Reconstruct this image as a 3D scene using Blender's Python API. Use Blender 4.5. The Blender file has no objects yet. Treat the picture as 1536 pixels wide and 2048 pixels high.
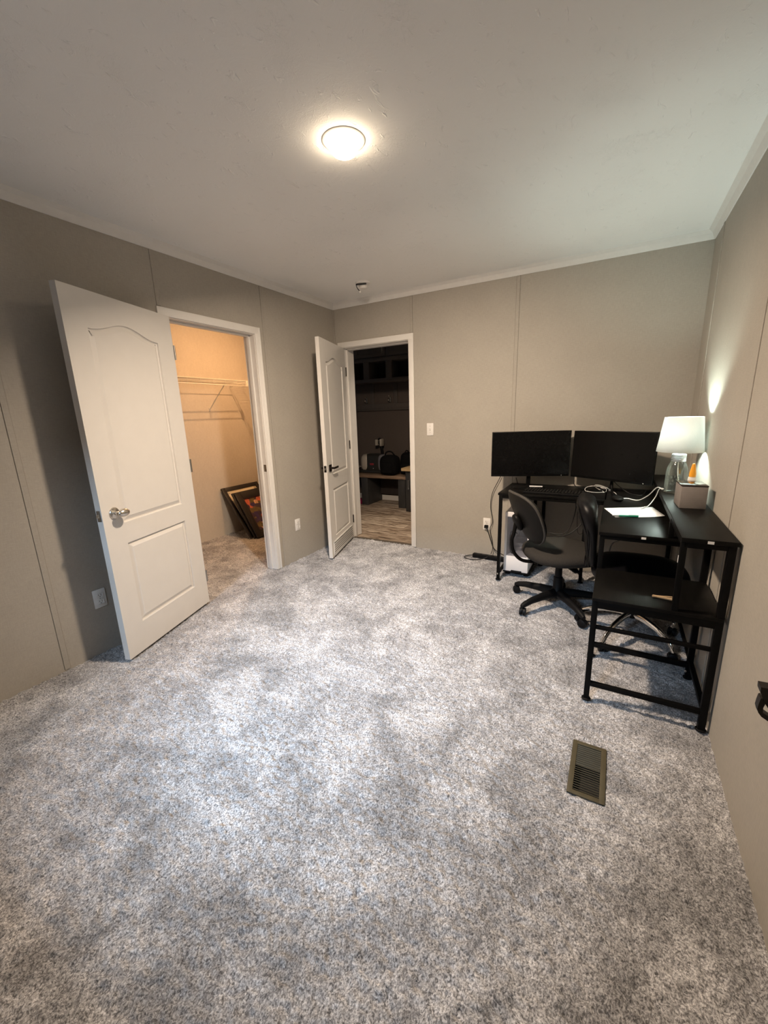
import bpy, bmesh, math, random
import numpy as np
from mathutils import Vector, Matrix, Quaternion
random.seed(7); RNG = np.random.default_rng(11)
PI = math.pi
sc = bpy.context.scene
COL = sc.collection

# ------------------------------------------------------------------ materials
def _nodes(name):
    m = bpy.data.materials.new(name); m.use_nodes = True
    nt = m.node_tree; b = nt.nodes['Principled BSDF']
    return m, nt, b
def _coord(nt, scale=None, kind='Object'):
    tc = nt.nodes.new('ShaderNodeTexCoord')
    if scale is None: return tc.outputs[kind]
    mp = nt.nodes.new('ShaderNodeMapping'); mp.inputs['Scale'].default_value = scale
    nt.links.new(tc.outputs[kind], mp.inputs['Vector']); return mp.outputs[0]
def _noise(nt, vec, scale, detail=3, rough=.5, dist=0):
    n = nt.nodes.new('ShaderNodeTexNoise'); n.inputs['Scale'].default_value = scale
    n.inputs['Detail'].default_value = detail; n.inputs['Roughness'].default_value = rough
    n.inputs['Distortion'].default_value = dist
    nt.links.new(vec, n.inputs['Vector']); return n.outputs['Fac']
def _ramp(nt, fac, stops):
    r = nt.nodes.new('ShaderNodeValToRGB'); e = r.color_ramp.elements
    while len(e) < len(stops): e.new(.5)
    for i, (p, c) in enumerate(stops):
        e[i].position = p; e[i].color = (c[0], c[1], c[2], 1)
    nt.links.new(fac, r.inputs['Fac']); return r.outputs['Color']
def _bump(nt, b, h, strength, dist=.002, prev=None):
    k = nt.nodes.new('ShaderNodeBump'); k.inputs['Strength'].default_value = strength
    k.inputs['Distance'].default_value = dist; nt.links.new(h, k.inputs['Height'])
    if prev is not None: nt.links.new(prev, k.inputs['Normal'])
    nt.links.new(k.outputs['Normal'], b.inputs['Normal']); return k.outputs['Normal']
def _mix(nt, fac, a, b, mode='MIX'):
    m = nt.nodes.new('ShaderNodeMix'); m.data_type = 'RGBA'; m.blend_type = mode
    for s, v in ((0, fac), (6, a), (7, b)):
        if hasattr(v, 'links'): nt.links.new(v, m.inputs[s])
        elif s == 0: m.inputs[0].default_value = v
        else: m.inputs[s].default_value = (*v, 1)
    return m.outputs[2]
def mat(name, col, rough=.5, metal=0., var=.06, scale=30, bump=0., spec=.5, **kw):
    """plain procedural surface: slight tone variation and optional fine bump"""
    m, nt, b = _nodes(name); v = _coord(nt)
    f = _noise(nt, v, scale)
    lo = [max(0, c*(1-var)) for c in col]; hi = [min(1, c*(1+var)) for c in col]
    nt.links.new(_ramp(nt, f, [(.3, lo), (.7, hi)]), b.inputs['Base Color'])
    b.inputs['Roughness'].default_value = rough; b.inputs['Metallic'].default_value = metal
    b.inputs['Specular IOR Level'].default_value = spec
    if bump: _bump(nt, b, _noise(nt, v, scale*8, 2), bump)
    for k, x in kw.items(): b.inputs[k].default_value = x
    return m
def emis(name, col, strength):
    m, nt, b = _nodes(name)
    b.inputs['Base Color'].default_value = (*[c*.8 for c in col], 1)
    b.inputs['Emission Color'].default_value = (*col, 1); b.inputs['Emission Strength'].default_value = strength
    return m

M = {}
def wall_mat(name, col):
    m, nt, b = _nodes(name); v = _coord(nt)
    a = _noise(nt, _coord(nt, (1, 1, .12)), 260, 2); c = _noise(nt, _coord(nt, (.12, .12, 1)), 260, 2)
    w = nt.nodes.new('ShaderNodeMath'); w.operation = 'ADD'
    nt.links.new(a, w.inputs[0]); nt.links.new(c, w.inputs[1]); w2 = nt.nodes.new('ShaderNodeMath'); w2.operation = 'MULTIPLY'
    nt.links.new(w.outputs[0], w2.inputs[0]); w2.inputs[1].default_value = .5
    lin = _ramp(nt, w2.outputs[0], [(.35, [x*.93 for x in col]), (.65, [x*1.06 for x in col])])
    big = _ramp(nt, _noise(nt, v, 5, 4), [(.3, (.97, .97, .97)), (.7, (1.02, 1.02, 1.02))])
    nt.links.new(_mix(nt, 1., lin, big, 'MULTIPLY'), b.inputs['Base Color'])
    b.inputs['Roughness'].default_value = .62; b.inputs['Specular IOR Level'].default_value = .35
    _bump(nt, b, w2.outputs[0], .25, .0008); return m
M['wall'] = wall_mat('greige_wallboard', (.395, .365, .318))
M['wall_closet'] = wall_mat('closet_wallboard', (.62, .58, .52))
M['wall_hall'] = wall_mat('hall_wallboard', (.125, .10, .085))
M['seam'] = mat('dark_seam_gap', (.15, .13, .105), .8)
M['batten'] = wall_mat('batten_strip', (.385, .355, .31))

def ceiling_mat():
    m, nt, b = _nodes('trowelled_ceiling'); v = _coord(nt, (1, 1, 1))
    n1 = _noise(nt, v, 7, 6, .6, 1.2)
    vo = nt.nodes.new('ShaderNodeTexVoronoi'); vo.feature = 'DISTANCE_TO_EDGE'; vo.inputs['Scale'].default_value = 9
    wv = nt.nodes.new('ShaderNodeVectorMath'); wv.operation = 'ADD'
    nn = nt.nodes.new('ShaderNodeTexNoise'); nn.inputs['Scale'].default_value = 12; nn.inputs['Detail'].default_value = 5
    nt.links.new(v, nn.inputs['Vector']); nt.links.new(v, wv.inputs[0]); nt.links.new(nn.outputs['Color'], wv.inputs[1])
    nt.links.new(wv.outputs[0], vo.inputs['Vector'])
    ridge = _ramp(nt, vo.outputs['Distance'], [(0, (1, 1, 1)), (.05, (0, 0, 0))])
    gate = _ramp(nt, _noise(nt, v, 4, 4), [(.5, (0, 0, 0)), (.62, (1, 1, 1))])
    h = _mix(nt, 1., ridge, gate, 'MULTIPLY')
    blob = _ramp(nt, _noise(nt, _coord(nt, (1, .45, 1)), 34, 3, .55, .8), [(.62, (0, 0, 0)), (.74, (1, 1, 1))])
    thin = _mix(nt, 1., h, (.30, .30, .30), 'MULTIPLY')
    h2 = _mix(nt, .8, thin, blob, 'ADD')
    b.inputs['Base Color'].default_value = (.88, .88, .87, 1); b.inputs['Roughness'].default_value = .85
    p = _bump(nt, b, n1, .3, .006); _bump(nt, b, h2, .65, .004, p); return m
M['ceiling'] = ceiling_mat()
M['cove'] = mat('cove_trim_paint', (.74, .725, .70), .5, var=.02)

def carpet_mat():
    m, nt, b = _nodes('grey_cut_pile_carpet'); v = _coord(nt)
    tuft = _noise(nt, v, 190, 2, .6, .6)
    tuft2 = _noise(nt, _coord(nt, (1, .6, 1)), 95, 2.5, .6, 2.2)
    patch = _noise(nt, v, 4.2, 5, .62, .5)
    patch2 = _noise(nt, v, 13, 4, .6, .8)
    c = _ramp(nt, tuft, [(.34, (.19, .184, .186)), (.50, (.50, .488, .492)), (.66, (.76, .746, .752))])
    t2 = _ramp(nt, tuft2, [(.36, (.46, .46, .465)), (.50, (.94, .94, .94)), (.64, (1.16, 1.16, 1.16))])
    c = _mix(nt, 1., c, t2, 'MULTIPLY')
    pr = _ramp(nt, patch, [(.37, (.58, .58, .58)), (.63, (1.06, 1.06, 1.06))])
    c = _mix(nt, 1., c, pr, 'MULTIPLY')
    pr2 = _ramp(nt, patch2, [(.36, (.78, .78, .78)), (.62, (1.04, 1.04, 1.04))])
    c = _mix(nt, 1., c, pr2, 'MULTIPLY')
    nt.links.new(c, b.inputs['Base Color']); b.inputs['Roughness'].default_value = .95
    b.inputs['Specular IOR Level'].default_value = .1
    b.inputs['Sheen Weight'].default_value = .15; b.inputs['Sheen Roughness'].default_value = .6
    p = _bump(nt, b, tuft2, .45, .004); _bump(nt, b, tuft, .6, .003, p); return m
M['carpet'] = carpet_mat()

def plank_mat():
    m, nt, b = _nodes('weathered_vinyl_plank'); v = _coord(nt)
    br = nt.nodes.new('ShaderNodeTexBrick'); br.inputs['Scale'].default_value = 1.0
    br.inputs['Brick Width'].default_value = .9; br.inputs['Row Height'].default_value = .15; br.inputs['Mortar Size'].default_value = .0015
    br.inputs['Color1'].default_value = (.62, .56, .50, 1); br.inputs['Color2'].default_value = (1, .96, .9, 1); br.inputs['Mortar'].default_value = (.3, .26, .22, 1)
    nt.links.new(v, br.inputs['Vector'])
    g = _noise(nt, _coord(nt, (1.2, 14, 1)), 3.2, 6, .62, 1.2)
    gr = _ramp(nt, g, [(.36, (.075, .055, .04)), (.45, (.28, .21, .155)), (.54, (.60, .51, .42)), (.68, (.72, .64, .55))])
    nt.links.new(_mix(nt, 1., gr, br.outputs['Color'], 'MULTIPLY'), b.inputs['Base Color'])
    b.inputs['Roughness'].default_value = .42; _bump(nt, b, g, .15, .002); return m
M['plank'] = plank_mat()

def wood_mat(name, dark, light, rough=.45, sc_=(1.5, 18, 18)):
    m, nt, b = _nodes(name)
    g = _noise(nt, _coord(nt, sc_), 2.5, 6, .6, 1.0)
    nt.links.new(_ramp(nt, g, [(.35, dark), (.65, light)]), b.inputs['Base Color'])
    b.inputs['Roughness'].default_value = rough; _bump(nt, b, g, .12, .001); return m
M['desk'] = wood_mat('black_woodgrain_laminate', (.0025, .0023, .0021), (.0055, .005, .0046), .42, (18, 1.5, 18)); M['desk'].node_tree.nodes['Principled BSDF'].inputs['Specular IOR Level'].default_value = .13
M['bench_wood'] = wood_mat('brown_bench_wood', (.16, .10, .065), (.36, .25, .17))
M['counter_wood'] = wood_mat('light_butcher_block', (.42, .28, .14), (.66, .48, .27), .4)
M['white_paint'] = mat('white_door_paint', (.68, .655, .62), .38, var=.015, scale=12)
M['trim_paint'] = mat('white_trim_paint', (.74, .715, .68), .42, var=.02, scale=12)
M['nickel'] = mat('satin_nickel', (.62, .58, .52), .28, 1.0, var=.05)
M['nickel_dark'] = mat('aged_nickel_plate', (.36, .34, .31), .4, 1.0, var=.08)
M['bronze'] = mat('oil_rubbed_bronze', (.022, .017, .014), .42, .7, var=.2)
M['plastic_white'] = mat('white_plate_plastic', (.78, .76, .73), .35, var=.02)
M['slot'] = mat('dark_slot', (.02, .02, .02), .6)
M['black_metal'] = mat('black_powder_coated_steel', (.0035, .0033, .0032), .5, 0, var=.2, spec=.10)
M['black_plastic'] = mat('black_moulded_plastic', (.0045, .0045, .005), .5, var=.15, scale=60, bump=.08, spec=.16)
M['grey_plastic'] = mat('dark_grey_moulded_shell', (.0075, .007, .0065), .5, var=.1, scale=40, bump=.05, spec=.15)
M['rim_plastic'] = mat('grey_shell_rim', (.050, .047, .043), .4, var=.1, spec=.35)
M['black_gloss'] = mat('black_screen', (.004, .004, .0042), .22, var=.05, spec=.15)
M['black_matte'] = mat('black_monitor_casing', (.004, .004, .004), .5, var=.1, spec=.12)
M['cable'] = mat('black_cable_rubber', (.010, .010, .010), .5)
M['white_cable'] = mat('white_cable_rubber', (.75, .74, .72), .45)
def fabric(name, col, s=420):
    m, nt, b = _nodes(name); v = _coord(nt)
    f = _noise(nt, v, s, 2, .7)
    nt.links.new(_ramp(nt, f, [(.3, [c*.55 for c in col]), (.7, [c*1.35 for c in col])]), b.inputs['Base Color'])
    b.inputs['Roughness'].default_value = .95; b.inputs['Specular IOR Level'].default_value = .15
    _bump(nt, b, f, .4, .001); return m
M['chair_fabric'] = fabric('charcoal_tweed_fabric', (.034, .031, .028))
M['back_fabric'] = fabric('dark_backrest_fabric', (.012, .0115, .0115))
M['bag_fabric'] = fabric('black_bag_nylon', (.006, .006, .0065), 300)
M['vinyl'] = mat('black_vinyl', (.0035, .0035, .0045), .40, var=.2, scale=90, bump=.12, spec=.2)
M['chrome'] = mat('polished_chrome', (.80, .79, .77), .08, 1.0, var=.02)
M['pc_white'] = mat('white_steel_case', (.78, .77, .79), .4, var=.015)
M['pc_inside'] = mat('grey_case_interior', (.62, .62, .64), .5, var=.15, scale=25)
M['pc_part'] = mat('dark_component', (.05, .05, .055), .45, var=.3)
M['shade'] = None
M['vent'] = mat('olive_brown_register_metal', (.078, .065, .038), .55, 0, var=.1, spec=.25)
M['vent_dark'] = mat('register_duct_dark', (.012, .011, .010), .8)
M['wire'] = mat('white_vinyl_coated_wire', (.80, .78, .72), .35, var=.02)
M['frame_black'] = mat('black_picture_frame', (.012, .010, .011), .4, var=.2)
M['frame_red'] = mat('dark_red_frame_lip', (.060, .010, .012), .35, var=.2)
M['mat_cream'] = mat('cream_mat_board', (.80, .72, .56), .8, var=.02)
M['backing'] = mat('black_frame_backing', (.015, .014, .015), .8)
M['paper'] = mat('white_paper', (.82, .82, .83), .8, var=.015)
M['pen_green'] = mat('green_pen_plastic', (.010, .20, .12), .3, var=.05)
M['box_grey'] = mat('grey_card_box', (.21, .187, .175), .7, var=.04, scale=60)
M['lid_gloss'] = mat('dark_glossy_lid', (.018, .010, .008), .10, var=.1)
M['orange_cap'] = mat('orange_cap', (.80, .34, .02), .35, var=.04)
M['glue_body'] = mat('translucent_glue_bottle', (.74, .70, .66), .35, var=.03)
M['label_brown'] = mat('brown_bottle_label', (.26, .17, .10), .5, var=.3, scale=90)
M['lid_metal'] = mat('grey_jar_band', (.60, .63, .68), .3, .8, var=.05)
M['clip_wood'] = mat('pale_wood', (.40, .27, .15), .6, var=.15)
M['sticker'] = mat('white_sticker', (.80, .79, .77), .6, var=.02)
M['hall_cab'] = mat('dark_grey_cabinet_paint', (.040, .039, .039), .5, var=.06)
M['hall_cab_light'] = mat('taupe_cubby_paint', (.115, .098, .085), .5, var=.06)
M['cubby_dark'] = mat('dark_cubby_interior', (.030, .022, .020), .7, var=.1)
M['cleaner_dark'] = mat('dark_cleaner_plastic', (.030, .029, .026), .35, var=.1)
M['cleaner_light'] = mat('silver_cleaner_plastic', (.46, .42, .36), .35, var=.06)
M['cleaner_red'] = mat('red_badge', (.30, .04, .05), .4)
M['pink'] = mat('magenta_rubber', (.36, .03, .11), .5, var=.1)
M['pen_clear'] = mat('grey_pen_tip', (.25, .27, .28), .3)

def glass_mat(name, tint=(1, 1, 1), alpha=.12, rough=.02):
    m = bpy.data.materials.new(name); m.use_nodes = True; nt = m.node_tree; nt.nodes.clear()
    o = nt.nodes.new('ShaderNodeOutputMaterial'); t = nt.nodes.new('ShaderNodeBsdfTransparent'); g = nt.nodes.new('ShaderNodeBsdfGlossy')
    t.inputs['Color'].default_value = (*tint, 1); g.inputs['Roughness'].default_value = rough
    lw = nt.nodes.new('ShaderNodeLayerWeight'); lw.inputs['Blend'].default_value = .35
    ma = nt.nodes.new('ShaderNodeMath'); ma.operation = 'MULTIPLY_ADD'; ma.inputs[1].default_value = .55; ma.inputs[2].default_value = alpha
    nt.links.new(lw.outputs['Fresnel'], ma.inputs[0])
    x = nt.nodes.new('ShaderNodeMixShader'); nt.links.new(ma.outputs[0], x.inputs['Fac'])
    nt.links.new(t.outputs[0], x.inputs[1]); nt.links.new(g.outputs[0], x.inputs[2]); nt.links.new(x.outputs[0], o.inputs['Surface'])
    return m
M['jar_glass'] = glass_mat('clear_jar_glass', (.93, .96, .95), .09, .06)
M['pc_glass'] = glass_mat('smoked_case_glass', (.86, .86, .88), .04)
M['pane'] = glass_mat('window_pane', (.97, .98, .98), .02)

def shade_mat():
    m = bpy.data.materials.new('white_lampshade_fabric'); m.use_nodes = True; nt = m.node_tree; nt.nodes.clear()
    o = nt.nodes.new('ShaderNodeOutputMaterial'); d = nt.nodes.new('ShaderNodeBsdfDiffuse'); t = nt.nodes.new('ShaderNodeBsdfTranslucent')
    f = _noise(nt, _coord(nt), 500, 2); c = _ramp(nt, f, [(.3, (.80, .81, .80)), (.7, (.88, .89, .88))])
    nt.links.new(c, d.inputs['Color']); nt.links.new(c, t.inputs['Color'])
    x = nt.nodes.new('ShaderNodeMixShader'); x.inputs['Fac'].default_value = .26
    nt.links.new(d.outputs[0], x.inputs[1]); nt.links.new(t.outputs[0], x.inputs[2]); nt.links.new(x.outputs[0], o.inputs['Surface'])
    return m
M['shade'] = shade_mat()

def art_mat():
    m, nt, b = _nodes('abstract_print'); v = _coord(nt)
    vo = nt.nodes.new('ShaderNodeTexVoronoi'); vo.inputs['Scale'].default_value = 19; nt.links.new(v, vo.inputs['Vector'])
    sep = nt.nodes.new('ShaderNodeSeparateColor'); nt.links.new(vo.outputs['Color'], sep.inputs[0])
    c = _ramp(nt, sep.outputs[0], [(0, (.05, .03, .07)), (.18, (.05, .03, .12)), (.30, (.16, .11, .05)), (.46, (.60, .14, .08)), (.64, (.06, .04, .06)), (.86, (.70, .42, .24)), (1, (.16, .34, .09))])
    c.node.color_ramp.interpolation = 'CONSTANT'
    f = _ramp(nt, _noise(nt, v, 40, 4), [(.3, (.6, .6, .6)), (.7, (1.2, 1.2, 1.2))])
    nt.links.new(_mix(nt, 1., c, f, 'MULTIPLY'), b.inputs['Base Color']); b.inputs['Roughness'].default_value = .3; return m
M['art'] = art_mat()

# ------------------------------------------------------------------ mesh helpers
class MB:
    def __init__(s): s.bm = bmesh.new()
    def box(s, x0, x1, y0, y1, z0, z1, bev=0, mtx=None, seg=2):
        r = bmesh.ops.create_cube(s.bm, size=1)
        vs = r['verts']
        for v in vs:
            v.co = Vector((x0+(v.co.x+.5)*(x1-x0), y0+(v.co.y+.5)*(y1-y0), z0+(v.co.z+.5)*(z1-z0)))
        if bev:
            es = list({e for v in vs for e in v.link_edges})
            r2 = bmesh.ops.bevel(s.bm, geom=es, offset=bev, segments=seg, affect='EDGES', profile=.5)
            vs = list({v for f in r2['faces'] for v in f.verts} | {v for v in vs if v.is_valid})
        if mtx is not None: bmesh.ops.transform(s.bm, matrix=mtx, verts=vs)
        return s
    def ring_loft(s, rings, cap=True, closed=True):
        vr = [[s.bm.verts.new(p) for p in r] for r in rings]
        n = len(vr[0])
        for a, b in zip(vr, vr[1:]):
            for i in range(n if closed else n-1):
                j = (i+1) % n
                try: s.bm.faces.new((a[i], a[j], b[j], b[i]))
                except ValueError: pass
        if cap:
            s.bm.faces.new(list(reversed(vr[0]))); s.bm.faces.new(vr[-1])
        return s
    def lathe(s, prof, n=32, c=(0, 0, 0), sx=1, sy=1, mtx=None, cap=True):
        rings = []
        for r, z in prof:
            rings.append([Vector((c[0]+sx*max(r, 1e-5)*math.cos(2*PI*i/n), c[1]+sy*max(r, 1e-5)*math.sin(2*PI*i/n), c[2]+z)) for i in range(n)])
        if mtx is not None: rings = [[mtx @ p for p in r] for r in rings]
        return s.ring_loft(rings, cap)
    def tube(s, pts, r, n=10, smooth=0, cap=True, flat=1.0):
        P = [Vector(p) for p in pts]
        R = list(r) if hasattr(r, '__len__') else [r]*len(P)
        if smooth:
            Q, RR = [], []
            for i in range(len(P)-1):
                p0, p1, p2, p3 = P[max(i-1, 0)], P[i], P[i+1], P[min(i+2, len(P)-1)]
                for k in range(smooth):
                    t = k/smooth
                    Q.append(.5*((2*p1)+(-p0+p2)*t+(2*p0-5*p1+4*p2-p3)*t*t+(-p0+3*p1-3*p2+p3)*t**3)); RR.append(R[i]+(R[i+1]-R[i])*t)
            Q.append(P[-1]); RR.append(R[-1]); P, R = Q, RR
        T = [(P[min(i+1, len(P)-1)]-P[max(i-1, 0)]).normalized() for i in range(len(P))]
        ref = Vector((0, 0, 1)) if abs(T[0].z) < .9 else Vector((1, 0, 0))
        u = T[0].cross(ref).normalized(); rings = []
        for i, p in enumerate(P):
            if i: u = (u - T[i]*u.dot(T[i])).normalized()
            w = T[i].cross(u)
            rings.append([p+(u*math.cos(2*PI*k/n)+w*flat*math.sin(2*PI*k/n))*R[i] for k in range(n)])
        return s.ring_loft(rings, cap)
    def bar(s, a, b, w, h, bev=.001, up=(0, 0, 1)):
        a, b = Vector(a), Vector(b); d = b-a; L = d.length; x = d.normalized()
        upv = Vector(up)
        if abs(x.dot(upv)) > .95: upv = Vector((0, 1, 0))
        y = upv.cross(x).normalized(); z = x.cross(y)
        m = Matrix((x, y, z)).transposed().to_4x4(); m.translation = a
        return s.box(0, L, -w/2, w/2, -h/2, h/2, bev, m)
    def superell(s, c, rx, ry, rz, e1=.6, e2=.6, nu=40, nv=20, mtx=None):
        def f(w, e): return math.copysign(abs(w)**e, w)
        rings = []
        for j in range(nv+1):
            v = -PI/2+PI*j/nv
            cv, sv = f(math.cos(v), e1), f(math.sin(v), e1)
            if j in (0, nv): cv = 1e-4
            ring = []
            for i in range(nu):
                a = 2*PI*i/nu
                p = Vector((c[0]+rx*cv*f(math.cos(a), e2), c[1]+ry*cv*f(math.sin(a), e2), c[2]+rz*sv))
                ring.append(mtx @ p if mtx is not None else p)
            rings.append(ring)
        return s.ring_loft(rings)
    def build(s, name, m, parent=None, smooth=True, angle=35):
        bmesh.ops.recalc_face_normals(s.bm, faces=s.bm.faces[:])
        me = bpy.data.meshes.new(name); s.bm.to_mesh(me); s.bm.free()
        me.materials.append(m)
        o = bpy.data.objects.new(name, me); COL.objects.link(o)
        if parent is not None: o.parent = parent
        if smooth:
            for p in me.polygons: p.use_smooth = True
            try: me.set_sharp_from_angle(angle=math.radians(angle))
            except Exception: pass
        return o
def tag(o, label=None, cat=None, group=None, kind=None):
    if label: o['label'] = label
    if cat: o['category'] = cat
    if group: o['group'] = group
    if kind: o['kind'] = kind
    return o
def thing(name, label, cat, loc=(0, 0, 0), rz=0, group=None):
    o = bpy.data.objects.new(name, None); COL.objects.link(o); o.empty_display_size = .05
    o.location = loc; o.rotation_euler = (0, 0, rz); return tag(o, label, cat, group)
def struct(name, mb, m, label=None, parent=None, smooth=False):
    o = mb.build(name, m, parent, smooth=smooth)
    if parent is None: tag(o, label, None, None, 'structure')
    return o
def copy_tree(o, parent=None):
    c = o.copy(); COL.objects.link(c)
    if parent is not None: c.parent = parent
    for ch in list(o.children): copy_tree(ch, c)
    return c
def Rz(a): return Matrix.Rotation(a, 4, 'Z')
def Ry(a): return Matrix.Rotation(a, 4, 'Y')
def Rx(a): return Matrix.Rotation(a, 4, 'X')
def Tr(*p): return Matrix.Translation(p)

# ------------------------------------------------------------------ room dimensions (metres)
W = 3.074; HC = 2.452; YF = -4.35; TH = .115; TB = .19
HX0, HX1, HTOP = .096, .848, 2.03        # hall door opening on the back wall
CY0, CY1, CTOP = -1.872, -1.108, 2.02    # closet opening on the left wall
CLX = -1.41; CLY1 = .105; CLY0 = -2.9    # closet extents

# ---- walls
w = MB(); w.box(0, HX0-.012, 0, TB, -.05, HC); w.box(HX1+.012, W+.1, 0, TB, -.05, HC); w.box(HX0-.012, HX1+.012, 0, TB, HTOP+.012, HC)
wall_back = struct('wall_back', w, M['wall'], 'greige back wall with the hallway doorway')
w = MB(); w.box(-TH, 0, CY1+.012, TB, -.05, HC); w.box(-TH, 0, YF-.1, CY0-.012, -.05, HC); w.box(-TH, 0, CY0-.012, CY1+.012, CTOP+.012, HC)
wall_left = struct('wall_left', w, M['wall'], 'greige left wall with the closet doorway')
w = MB(); w.box(W, W+.1, YF-.1, .1, -.05, HC)
wall_right = struct('wall_right', w, M['wall'], 'greige right wall beside the desk')
WX0, WX1, WZ0, WZ1 = .85, 2.05, .95, 2.10
w = MB(); w.box(-TH, WX0, YF-.1, YF, -.05, HC); w.box(WX1, W+.1, YF-.1, YF, -.05, HC); w.box(WX0, WX1, YF-.1, YF, -.05, WZ0); w.box(WX0, WX1, YF-.1, YF, WZ1, HC)
wall_front = struct('wall_front', w, M['wall'], 'greige window wall behind the camera')
w = MB(); w.box(-TH, W+.1, YF-.1, TB, HC, HC+.06)
ceiling = struct('ceiling', w, M['ceiling'], 'white textured ceiling')
# closet shell
w = MB(); w.box(CLX-.08, CLX, CLY0-.08, CLY1+.08, -.05, HC)
struct('wall_closet_back', w, M['wall_closet'], 'closet back wall')
w = MB(); w.box(CLX, -TH, CLY1, CLY1+.08, -.05, HC); struct('wall_closet_right', w, M['wall_closet'], 'closet right end wall')
w = MB(); w.box(CLX, -TH, CLY0-.08, CLY0, -.05, HC); struct('wall_closet_left', w, M['wall_closet'], 'closet left end wall')
w = MB(); w.box(CLX-.08, -TH, CLY0-.08, CLY1+.08, HC, HC+.06); struct('ceiling', w, M['ceiling'], 'closet ceiling')
# hall shell
HYB = 2.02; HXL, HXR = -1.9, 1.3
w = MB(); w.box(HXL-.08, HXR+.08, HYB, HYB+.08, -.05, HC); struct('wall_hall_back', w, M['wall_hall'], 'brown hallway wall behind the bench')
w = MB(); w.box(HXL-.08, HXL, CLY1+.08, HYB, -.05, HC); struct('wall_hall_left', w, M['wall_hall'], 'hallway left wall')
w = MB(); w.box(HXR, HXR+.08, TB, HYB, -.05, HC); struct('wall_hall_right', w, M['wall_hall'], 'hallway right wall')
w = MB(); w.box(HXL-.08, HXR+.08, TB, HYB+.08, HC, HC+.06); struct('ceiling', w, M['ceiling'], 'hallway ceiling')
w = MB(); w.box(HXL-.08, HXR+.08, .05, HYB+.08, -.06, -.006)
struct('floor', w, M['plank'], 'weathered wood plank hallway floor')
w = MB(); w.box(HX0, HX1, .028, .062, -.02, .004, .002)
struct('trim_6', w, mat('threshold_strip', (.10, .08, .06), .5), 'dark threshold strip at the hallway door')

# ---- seam battens (thin strips over the wallboard joints)
def batten(x0, x1, y0, y1, z1, parent):
    b = MB(); b.box(x0, x1, y0, y1, .0, z1, .0015, seg=1); o = b.build('seam_batten', M['batten'], parent, smooth=False)
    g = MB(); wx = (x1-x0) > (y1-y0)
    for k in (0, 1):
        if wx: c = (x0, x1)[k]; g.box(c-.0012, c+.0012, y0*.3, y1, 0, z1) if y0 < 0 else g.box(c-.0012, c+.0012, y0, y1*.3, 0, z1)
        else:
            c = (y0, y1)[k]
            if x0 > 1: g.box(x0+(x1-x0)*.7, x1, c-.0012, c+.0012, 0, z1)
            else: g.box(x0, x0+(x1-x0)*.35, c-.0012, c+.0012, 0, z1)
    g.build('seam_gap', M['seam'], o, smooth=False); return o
ZT = 2.40
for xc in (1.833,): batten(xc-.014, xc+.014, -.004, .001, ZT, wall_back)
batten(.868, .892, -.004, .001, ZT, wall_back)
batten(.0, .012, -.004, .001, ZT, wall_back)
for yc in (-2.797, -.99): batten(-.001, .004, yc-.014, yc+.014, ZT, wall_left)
b_ = MB(); b_.box(-.001, .004, -1.917, -1.889, 2.08, ZT, .0015, seg=1); b_.build('seam_batten', M['batten'], wall_left, smooth=False)
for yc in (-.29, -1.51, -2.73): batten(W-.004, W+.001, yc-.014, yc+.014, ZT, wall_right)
for yc in (-.62,):
    b_ = MB(); b_.box(CLX-.001, CLX+.004, yc-.014, yc+.014, 0, ZT, .0015, seg=1)

# ---- cove trim along the ceiling
def cove(p0, p1, inward):
    p0, p1, n = Vector(p0), Vector(p1), Vector(inward)
    prof = [(0, 0), (.006, 0), (.012, .012), (.022, .034), (.040, .048), (.046, .053), (0, .053)]
    rings = []
    for p in (p0, p1): rings.append([p+n*a+Vector((0, 0, b)) for a, b in prof])
    m = MB(); m.ring_loft(rings); return m
struct('trim_1', cove((0, 0, 2.4), (W, 0, 2.4), (0, -1, 0)), M['cove'], 'cove trim above the back wall')
struct('trim_2', cove((0, YF, 2.4), (0, 0, 2.4), (1, 0, 0)), M['cove'], 'cove trim above the left wall')
struct('trim_3', cove((W, YF, 2.4), (W, 0, 2.4), (-1, 0, 0)), M['cove'], 'cove trim above the right wall')

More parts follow.
